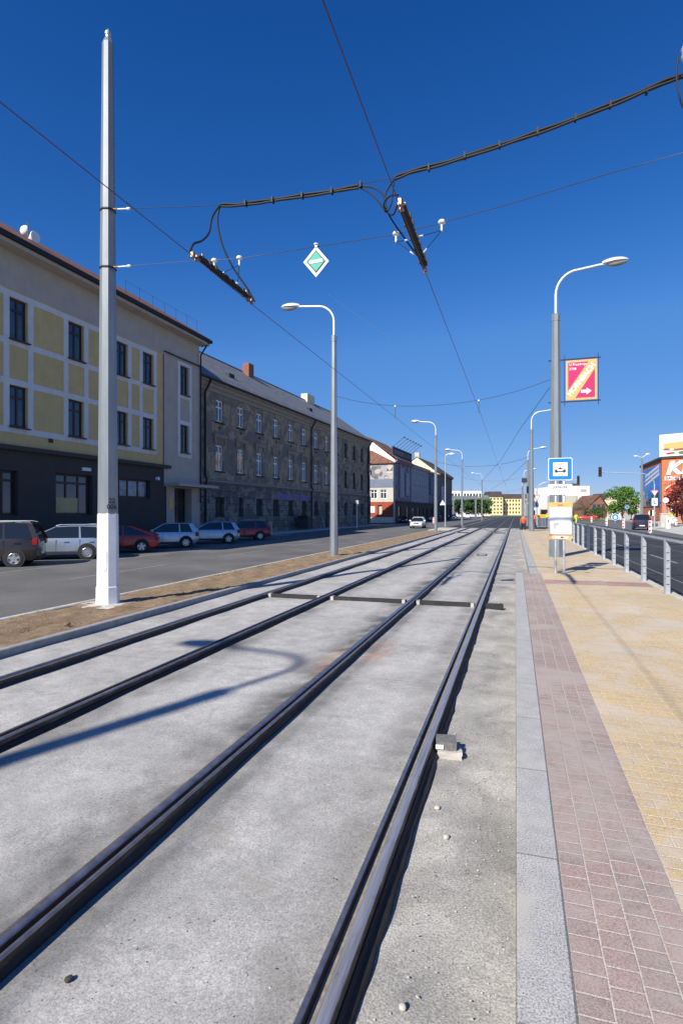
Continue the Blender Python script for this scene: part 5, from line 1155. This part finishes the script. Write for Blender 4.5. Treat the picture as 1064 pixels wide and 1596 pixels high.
def mc(label, px, py, z, rz, paint, kind, L_=4.4, H_=1.48, nm='car'):
    p = G(px, py, z); hdv = Vector((math.cos(rz), math.sin(rz), 0)); o = p-hdv*(L_*.315); return car(label, (o.x, o.y, z), rz, paint, kind, L=L_, Hh=H_, name=nm)
mc('white car driving towards the camera on the left road', 651, 823, ZR, R(-87), 'paint_white', 'wagon', 4.4, 1.5)
mc('black car waiting behind the white one, near the corner building', 628, 815.0, ZR, R(-80), 'paint_black', 'saloon', 4.6, 1.45)
mc('grey blue car following the white one', 666, 812, ZR, R(-87), 'paint_greyblue', 'hatch', 4.2, 1.5)
mc('small dark blue car at the crossing left of the third lamp column', 706, 808.2, ZR, R(-60), 'paint_navy', 'hatch', 4.0, 1.5)
mc('white van at the crossing below the gantry', 728, 807.8, ZR, R(-85), 'paint_white', 'van', 4.8, 2.3)
mc('dark blue off-road car seen from behind on the right road', 998, 825.5, .02, R(82), 'paint_navy', 'suv', 4.6, 1.75)
mc('bright red car crossing behind the yellow vested worker', 915, 811, .02, R(175), 'paint_scarlet', 'lift', 4.6, 1.5)
mc('red van behind the bright red car', 937, 808.5, .02, R(-100), 'paint_scarlet', 'mpv', 4.6, 1.9)
mc('white car behind the bright red car', 882, 808.4, .02, R(178), 'paint_white', 'wagon', 4.4, 1.5)
# yellow wheel loader
p = G(846, 811, .0); t = thing('wheel_loader', 'yellow construction loader behind the platform columns', 'construction vehicle', (p.x, p.y, 0), R(10))
MB().bbox(-2.4,1.6,-.9,.9,.7,1.5,.15).obj('chassis', 'paint_yellow', t); MB().bbox(-.6,.9,-.75,.75,1.5,2.7,.1).obj('cab', 'glass_dark', t); MB().bbox(-.7,1.0,-.8,.8,2.7,2.85,.05).obj('cab_roof', 'paint_yellow', t)
MB().prism([(-2.9,.3),(-2.3,.3),(-2.2,1.1),(-2.5,.6),(-3.0,.5)], -1.1, 1.1, 'y').obj('bucket', 'paint_yellow', t)
for x in (-1.6, .9):
    for y in (-.95, .95): MB().lathe([(.2,-.2),(.6,-.2),(.65,-.1),(.65,.1),(.6,.2),(.2,.2)],(x,y,.65),18,'y').obj('wheel', 'tyre', t, 40)

# ------------------------------------------------------------------ people
def person(label, loc, rz, top='hivis_orange', legs='navy_cloth', hat=None, h=1.76, pose='walk', hair='hair_dark', sleeves=True):
    k = h/1.76; t = thing('person', label, 'person', loc, rz); t.scale = (k, k, k)
    st = .22 if pose == 'walk' else .04
    J = {'pel':(0,0,.95),'sp':(0,0,1.15),'ch':(.01,0,1.35),'nk':(.02,0,1.5),'hd0':(.03,0,1.57),'hd':(.035,0,1.66),'hdt':(.03,0,1.74)}
    V = []; E = []; Rr = []
    def add(p, r, par=None): V.append(p); Rr.append(r); (E.append((par, len(V)-1)) if par is not None else None); return len(V)-1
    pel = add(J['pel'], .13); sp = add(J['sp'], .125, pel); ch = add(J['ch'], .145, sp); nk = add(J['nk'], .06, ch); h0 = add(J['hd0'], .07, nk); h1 = add(J['hd'], .092, h0); h2 = add(J['hdt'], .06, h1)
    legp = {}; armp = {}
    for s_ in (-1, 1):
        f = st*s_
        hp_ = add((0, s_*.10, .90), .095, pel); kn = add((f*.6+.04, s_*.11, .49), .062, hp_); an = add((f*1.0-.03, s_*.11, .09), .042, kn); toe = add((f+.13, s_*.12, .04), .034, an)
        legp[s_] = [V[i] for i in (hp_, kn, an, toe)]
        shd = add((0, s_*.19, 1.42), .062, ch); el = add((-f*.5-.03, s_*.26, 1.16), .044, shd); wr_ = add((-f*.7+.08, s_*.27, .93), .028, el); pm = add((-f*.7+.10, s_*.27, .86), .034, wr_)
        armp[s_] = [V[i] for i in (shd, el, wr_)]
        px_, py_, pz_ = V[pm]
        for q in range(4):
            b_ = add((px_-.024+.016*q, py_, pz_-.035), .0095, pm); b2_ = add((px_-.024+.016*q+.006, py_-s_*.006, pz_-.075+.004*abs(q-1.5)), .0085, b_); add((px_-.02+.016*q+.012, py_-s_*.018, pz_-.10+.006*abs(q-1.5)), .007, b2_)
        tb_ = add((px_+.034, py_-s_*.01, pz_-.01), .011, pm); add((px_+.045, py_-s_*.016, pz_-.05), .009, tb_)
    def skin(name, V, E, Rr, mat, par, root=0):
        me = bpy.data.meshes.new(name); me.from_pydata(V, E, []); o = bpy.data.objects.new(name, me); sc.collection.objects.link(o)
        md = o.modifiers.new('skin', 'SKIN'); 
        for i, r_2 in enumerate(Rr):
            me.skin_vertices[0].data[i].radius = (r_2, r_2) if not (name in ('body','jacket') and i in (0,1,2)) else (r_2*.85, r_2*1.2)
            me.skin_vertices[0].data[i].use_root = (i == root)
        sb = o.modifiers.new('sub', 'SUBSURF'); sb.levels = 1; sb.render_levels = 1
        bpy.context.view_layer.update(); m2 = bpy.data.meshes.new_from_object(o.evaluated_get(bpy.context.evaluated_depsgraph_get()))
        bpy.data.objects.remove(o); m2.name = name; m2.materials.clear(); m2.materials.append(M(mat)); m2.shade_smooth()
        o = bpy.data.objects.new(name, m2); sc.collection.objects.link(o); o.parent = par; return o
    # skin modifier needs its layer
    body_me = None
    b = skin_safe('body', V, E, Rr, 'skin', t)
    jv = [(0,0,.88),(0,0,1.12),(.01,0,1.34),(.015,0,1.46)]; je = [(0,1),(1,2),(2,3)]; jr = [.155,.15,.165,.09]
    for s_ in (-1, 1):
        i = len(jv); a = armp[s_]; jv += [a[0], a[1], (a[2][0]*.9+a[1][0]*.1, a[2][1], a[2][2]+.03)]; je += [(2,i),(i,i+1),(i+1,i+2)]; jr += [.078,.06,.045]
    skin_safe('jacket', jv, je, jr, top, t)
    tv = [(0,0,.93)]; te = []; trr = [.14]
    for s_ in (-1, 1):
        i = len(tv); a = legp[s_]; tv += [a[0], a[1], (a[2][0], a[2][1], .11)]; te += [(0,i),(i,i+1),(i+1,i+2)]; trr += [.108,.078,.062]
    skin_safe('trousers', tv, te, trr, legs, t)
    for s_ in (-1, 1):
        a = legp[s_]; skin_safe('shoe', [(a[2][0]-.04,a[2][1],.05),(a[2][0]+.04,a[2][1],.05),(a[3][0],a[3][1],.035)], [(0,1),(1,2)], [.048,.05,.036], 'black_plastic', t)
    if hat: 
        MB().lathe([(.125,1.70),(.112,1.72),(.108,1.77),(.07,1.83),(.01,1.845)],(.03,0,0),16).obj('helmet', hat, t, 50)
    else: skin_safe('hair', [(.0,0,1.66),(.005,0,1.75)], [(0,1)], [.098,.08], hair, t)
    for s_ in (-1, 1):
        MB().lathe([(.002,-.006),(.011,0),(.002,.006)],(.118,s_*.032,1.672),8,'x').obj('eye', 'sign_black', t); MB().bbox(.03,.05,min(s_*.088,s_*.1),max(s_*.088,s_*.1),1.64,1.69,.004).obj('ear', 'skin', t)
    MB().add([(.118,-.013,1.635),(.118,.013,1.635),(.142,0,1.638),(.122,0,1.675)], [(0,1,2),(0,2,3),(1,3,2),(0,3,1)]).obj('nose', 'skin', t)
    MB().box(.112,.124,-.022,.022,1.61,1.618).obj('mouth', 'light_red', t)
    return t
def skin_safe(name, V, E, Rr, mat, par):
    import bmesh
    me = bpy.data.meshes.new(name); bm = bmesh.new(); lay = bm.verts.layers.skin.verify(); vs_ = [bm.verts.new(v) for v in V]
    for i, v in enumerate(vs_):
        r_2 = Rr[i]; wide = name in ('body','jacket') and i < 3
        v[lay].radius = (r_2*1.25, r_2*.85) if wide else (r_2, r_2); v[lay].use_root = (i == 0)
    for a, b in E: bm.edges.new((vs_[a], vs_[b]))
    bm.to_mesh(me); bm.free(); o = bpy.data.objects.new(name, me); sc.collection.objects.link(o)
    o.modifiers.new('skin', 'SKIN'); sb = o.modifiers.new('sub', 'SUBSURF'); sb.levels = 1; sb.render_levels = 1
    bpy.context.view_layer.update(); m2 = bpy.data.meshes.new_from_object(o.evaluated_get(bpy.context.evaluated_depsgraph_get()))
    bpy.data.objects.remove(o); m2.name = name; m2.materials.clear(); m2.materials.append(M(mat)); m2.shade_smooth()
    o = bpy.data.objects.new(name, m2); sc.collection.objects.link(o); o.parent = par; return o
p = G(814.5, 826, PZ); person('worker in orange jacket and dark trousers walking away at the end of the platform', (.75, p.y, PZ if False else -.13+.0), R(95), 'hivis_orange', 'navy_cloth', None, 1.82)
def ps(label, px, py, z, rz, top, legs, hat=None, h=1.76, pose='stand'): p = G(px, py, z); return person(label, (p.x, p.y, z), rz, top, legs, hat, h, pose)
ps('worker in yellow vest and trousers beside the fence, left of the red car', 897, 816, .02, R(60), 'hivis_yellow', 'hivis_yellow', None, 1.8, 'walk')
ps('worker in orange trousers and vest beside the second platform column', 835, 815, .0, R(-90), 'hivis_orange', 'hivis_orange', 'sign_white')
ps('worker in yellow vest beside the yellow loader', 852, 814, .0, R(-120), 'hivis_yellow', 'navy_cloth', 'sign_white')
ps('pedestrian in white top near the green tree', 950, 808, .02, R(-40), 'cloth_white', 'navy_cloth')
ps('pedestrian in dark clothes near the green tree', 955, 808.5, .02, R(30), 'navy_cloth', 'navy_cloth')
ps('pedestrian in blue top near the green tree', 983, 808, .02, R(150), 'cloth_blue', 'navy_cloth')
ps('pedestrian in dark coat behind the concrete cabinet', 1032, 816, .02, R(-90), 'navy_cloth', 'navy_cloth')
ps('pedestrian in white crossing beyond the island, left one', 686, 813, ZR, R(180), 'cloth_white', 'cloth_red', None, 1.7, 'walk')
ps('pedestrian in white and red crossing beyond the island, right one', 699, 811.5, ZR, R(160), 'cloth_white', 'navy_cloth', None, 1.7, 'walk')

# ------------------------------------------------------------------ street furniture
def delineator(label, px, py, z=.02, flip=1, h=1.25):
    p = G(px, py, z); t = thing('barrier_board', label, 'barrier board', p, math.atan2(-p.x, p.y)*.6, 'red and white barrier boards')
    MB().bbox(-.3,.3,-.2,.2,0,.1,.02).obj('foot', 'boarded', t); MB().box(-.125,.125,-.02,.02,.22,h).obj('board', 'sign_white', t); MB().box(-.03,.03,-.015,.015,.08,.22).obj('stem', 'galvanised', t)
    hh = h-.22
    for k in range(3):
        z0 = .22+hh*(.02+.35*k); s_ = flip
        poly = [(-.105*s_, z0), (.105*s_, z0+hh*.13), (-.105*s_, z0+hh*.26)]
        MB().prism(poly, -.026, -.0205, 'y').obj('red_chevron', 'sign_red', t)
for q in ((921,816,'board behind the fence, leftmost, beside the red car'),(944.5,821.5,'board behind the fence, second from the left'),(971,826,'board behind the fence, third, larger'),(1012.5,834,'nearest board, right of the dark off-road car')):
    delineator('red and white barrier '+q[2], q[0], q[1])
delineator('red and white barrier board standing behind the third one', 966, 812); delineator('red and white barrier board at the right edge, arrow pointing left', 1053, 821, .02, -1)
delineator('red and white barrier board behind the second left lamp column', 675, 817.5, ZR)
def sign_mast(label, px, py, sgn, z=.02, head=True, ztop=6.6):
    p = G(px, py, z); t = thing('signal_mast', label, 'traffic signal', p)
    MB().lathe([(.09,0),(.075,5.2)], n=12).obj('post', 'galvanised', t)
    pts = [(0,0,5.2)]+[(sgn*1.5*(1-math.cos(a)), 0, 5.2+1.3*math.sin(a)) for a in [R(90)*k/6 for k in range(1,7)]]+[(sgn*5.8,0,6.75)]
    MB().tube(pts, .05, 8).obj('mast_arm', 'galvanised', t, 50)
    if head: signal_head(t, sgn*5.75, 6.75)
    def tri(s_): return [(-.45*s_,.26*s_),(.45*s_,.26*s_),(0,-.52*s_)]
    pl_ = MB().prism([(a, b+3.75+.52) for a, b in tri(1.0)], -.11, -.09, 'y').obj('give_way_plate', 'sign_red', t); MB().prism([(a, b+3.75+.52) for a, b in tri(.72)], -.116, -.1105, 'y').obj('white_triangle', 'sign_white', pl_)
    q = MB().box(-.3,.3,-.11,-.09,2.75,3.6).obj('priority_plate', 'sign_white', t); mb = MB(); mb.box(-.12,-.02,-.116,-.1105,2.95,3.4); mb.box(-.02,.18,-.116,-.1105,2.95,3.05); mb.obj('priority_symbol', 'sign_black', q)
    sgn2 = signal_head(t, -.35, 1.9, .62)
    return t
def signal_head(t, x, z, s_=1.0):
    b = MB().bbox(x-.17*s_,x+.17*s_,-.18,.12,z-.55*s_,z+.6*s_,.03).obj('signal_head', 'black_plastic', t)
    for k in range(3): MB().lathe([(.02,-.2),(.10*s_,-.2),(.12*s_,-.32),(.13*s_,-.32),(.13*s_,-.18),(.02,-.18)],(x,0,z+(.36-.34*k)*s_),14,'y').obj('visor', 'boarded', b)
    return b
sign_mast('traffic signal mast with give way sign, arm reaching left to a black signal', 1019, 825, -1)
sign_mast('traffic signal mast with give way sign behind the banner column', 836, 819, 1)
p = at_d(999.5, 104); t = thing('street_lamp', 'thick grey lamp column with twin lamps in front of the blue advert', 'street lamp', (p.x, p.y, 0))
zt_ = CZ+(799-713)*104/F
MB().lathe([(.30,0),(.26,4),(.14,zt_)], n=10).obj('column', 'pole_grey', t); MB().tube([(-.9,0,zt_+.3),(0,0,zt_),(.9,.0,zt_+.55)], .05, 6).obj('arm', 'lamp_white', t)
for s_ in (-1, 1): MB().lathe([(.02,-.4),(.16,-.2),(.18,.1),(.03,.4)],(s_*1.0,0,zt_+(.3 if s_ < 0 else .6)),10,'x').obj('lamp_head', 'lamp_white', t, 50)
# black box signal on a mast near the orange worker
p = at_d(817, 80); t = thing('signal_mast', 'post with a black box signal beside the platform columns', 'traffic signal', (p.x, p.y, 0))
MB().lathe([(.08,0),(.07,6.6)], n=10).obj('post', 'galvanised', t); MB().bbox(-.4,.35,-.3,.3,6.3,6.9,.05).obj('black_box', 'black_plastic', t); signal_head(t, 1.2, 3.2, .8); MB().tube([(0,0,3.3),(1.2,0,3.3)], .03, 6).obj('bracket', 'galvanised', t)
wr2 = AY(812, 700, 86)
# bollards, cabinet, round signs
def simple_thing(name, label, cat, px, py, z=.02): p = G(px, py, z); return thing(name, label, cat, p)
struct(MB().add([tuple(G(1003,823,.03)),tuple(G(1064,834,.03)),tuple(G(1180,832,.03)),tuple(G(1100,820.5,.03)),tuple(G(1030,819.5,.03))], [(0,1,2,3,4)]).obj('traffic_island', 'pale_kerb'))
t = simple_thing('cabinet', 'grey concrete utility cabinet on the island by the signal mast', 'cabinet', 1035, 822); MB().bbox(-.55,.55,-.3,.3,0,1.75,.04).obj('case', 'plain_concrete', t); MB().bbox(-.6,.6,-.35,.35,1.75,1.85,.03).obj('lid', 'pale_kerb', t)
t = simple_thing('cabinet', 'small white pillar box right of the concrete cabinet', 'cabinet', 1040.5, 823.5); MB().bbox(-.25,.2,-.2,.2,0,1.35,.03).obj('case', 'sign_white', t); MB().box(-.1,.05,-.206,-.2005,.7,1.1).obj('sticker', 'sign_blue', t)
t = simple_thing('bollard', 'short white bollard left of the concrete cabinet', 'bollard', 1027.5, 821.5); MB().bbox(-.18,.18,-.15,.15,0,.8,.04).obj('post', 'pale_kerb', t); MB().lathe([(.02,.8),(.1,.82),(.1,1.05),(.02,1.1)], n=10).obj('cap', 'black_plastic', t)
def round_sign(label, px, py, zc_, rad, m, z=.02, ring=None, arrow=False):
    t = simple_thing('round_sign', label, 'road sign', px, py, z); MB().lathe([(.035,0),(.035,zc_)], n=8).obj('post', 'galvanised', t)
    MB().lathe([(.01,-.05),(rad,-.05),(rad,-.035),(.01,-.035)],(0,0,zc_),20,'y').obj('plate', ring or 'sign_white', t); MB().lathe([(.01,-.058),(rad*.88,-.058),(rad*.88,-.0505),(.01,-.0505)],(0,0,zc_),20,'y').obj('face', m, t)
    if arrow: MB().prism([(-rad*.6,zc_-.05),(0,zc_+rad*.5),(rad*.6,zc_-.05),(rad*.3,zc_-.05),(rad*.3,zc_-rad*.5),(-rad*.3,zc_-rad*.5),(-rad*.3,zc_-.05)], -.066, -.0585, 'y').obj('arrow', 'sign_white', t)
    return t
round_sign('big blue round sign with white arrow low behind the fence', 958, 815, 1.1, .65, 'sign_blue', arrow=True)
round_sign('small blue round sign on a thin green post by the green tree', 976.5, 812, 3.2, .4, 'sign_blue')
round_sign('round white sign right of the signal mast', 1036.5, 818, 3.9, .45, 'sign_white', ring='sign_grey')
round_sign('blank round white sign above the dark off-road car', 1015, 820, 1.9, .45, 'sign_white')
t = thing('advert_column', 'white advertising column in front of the brick restaurant', 'advertising column', at_d(1048, 98)); MB().lathe([(.6,0),(.75,.1),(.7,.3),(.7,2.9),(.8,3.0),(.8,3.15),(.1,3.4)], n=20).obj('column', 'frost_white', t, 40); MB().lathe([(.71,1.2),(.71,2.0)], n=20).obj('poster', 'sign_yellow', t, 40); MB().lathe([(.82,2.95),(.82,3.2)], n=20).obj('cornice', 'boarded', t)
# signal on bracket near brick building
p = at_d(1034.5, 92); t = thing('signal_mast', 'traffic signal on a curved arm in front of the brick wall', 'traffic signal', (p.x, p.y, 0)); MB().lathe([(.09,0),(.07,5.2)], n=10).obj('post', 'galvanised', t)
MB().tube([(0,0,5.2),(.2,0,5.9),(.9,0,6.5),(1.6,0,6.8)], .05, 6).obj('mast_arm', 'galvanised', t); signal_head(t, 1.75, 6.7)
# left side items
t = thing('traffic_signal', 'black traffic signal on twin posts before the corner building', 'traffic signal', G(590, 813.5, 0)); 
for x in (-.12, .25): MB().lathe([(.06,0),(.06,4.8)], (x,.1,0), 8).obj('post', 'galvanised', t)
MB().bbox(-.55,.55,-.15,.1,2.2,4.6,.08).obj('backing_board', 'black_plastic', t); signal_head(t, 0, 3.3, 1.2)
t = thing('warning_sign', 'white triangular sign on a post between the black and the white car', 'road sign', G(640, 814, ZR)); MB().lathe([(.05,0),(.05,3.4)], n=8).obj('post', 'galvanised', t); MB().prism([(-.55,2.5),(.55,2.5),(0,3.5)], -.09, -.06, 'y').obj('plate', 'sign_white', t)
t = thing('stop_pole', 'thin grey post with small plate in front of the derelict building', 'sign post', G(556, 824, 0)); MB().lathe([(.06,0),(.05,3.3)], n=8).obj('post', 'galvanised', t); MB().box(-.22,.22,-.06,-.03,3.0,3.45).obj('plate', 'sign_grey', t)
t = thing('waste_container', 'dark waste container on the pavement before the derelict building, left one', 'waste container', G(475, 826, 0), R(95)); MB().bbox(-.8,.8,-.6,.6,.15,1.35,.08).obj('bin', 'boarded', t); MB().prism([(-.65,1.35),(.65,1.35),(.5,1.6),(-.5,1.6)], -.8, .8, 'x').obj('lid', 'black_plastic', t)
t = thing('waste_container', 'dark waste container behind the lamp column, right one', 'waste container', G(500, 821, 0), R(95)); MB().bbox(-.9,.9,-.6,.6,.15,1.35,.08).obj('bin', 'boarded', t); MB().prism([(-.65,1.35),(.65,1.35),(.5,1.6),(-.5,1.6)], -.9, .9, 'x').obj('lid', 'black_plastic', t)
t = thing('post_marker', 'small white post on the pavement right of the dark red estate car', 'bollard', G(421.5, 832, 0)); MB().bbox(-.12,.12,-.1,.1,0,1.15,.03).obj('post', 'pale_kerb', t)
# barrier fence at the end of the platform
for k, (px, lb) in enumerate(((843,'left one'),(850,'right one'))):
    t = thing('mesh_barrier', 'light mesh construction barrier at the end of the platform, '+lb, 'barrier', G(px, 822, 0)); 
    mb = MB(); mb.box(-.5,-.46,-.02,.02,0,1.3); mb.box(.46,.5,-.02,.02,0,1.3); mb.box(-.46,.46,-.02,.02,1.26,1.3); mb.box(-.46,.46,-.02,.02,.1,.14); mb.obj('frame', 'galvanised', t)
    mb = MB(); 
    for q in range(9): mb.box(-.42+.1*q,-.40+.1*q,-.008,.008,.14,1.26)
    mb.obj('bars', 'galvanised', t)
# contrails: thin ice cloud trails very high up
simple('ice_trail', (.8, .85, .9), 1, 0, .0, 1)
mt = MAT['ice_trail']; mt.node_tree.nodes['Principled BSDF'].inputs['Alpha'].default_value = .16
t0 = D(512, 460, 3000); t1 = D(606, 527, 4200)
o = MB().tube([t0, t1], [1.2, 3.0], 6).obj('contrail', 'ice_trail'); tag(o, 'faint thin white contrail in the blue sky right of the nearest left lamp', 'contrail')
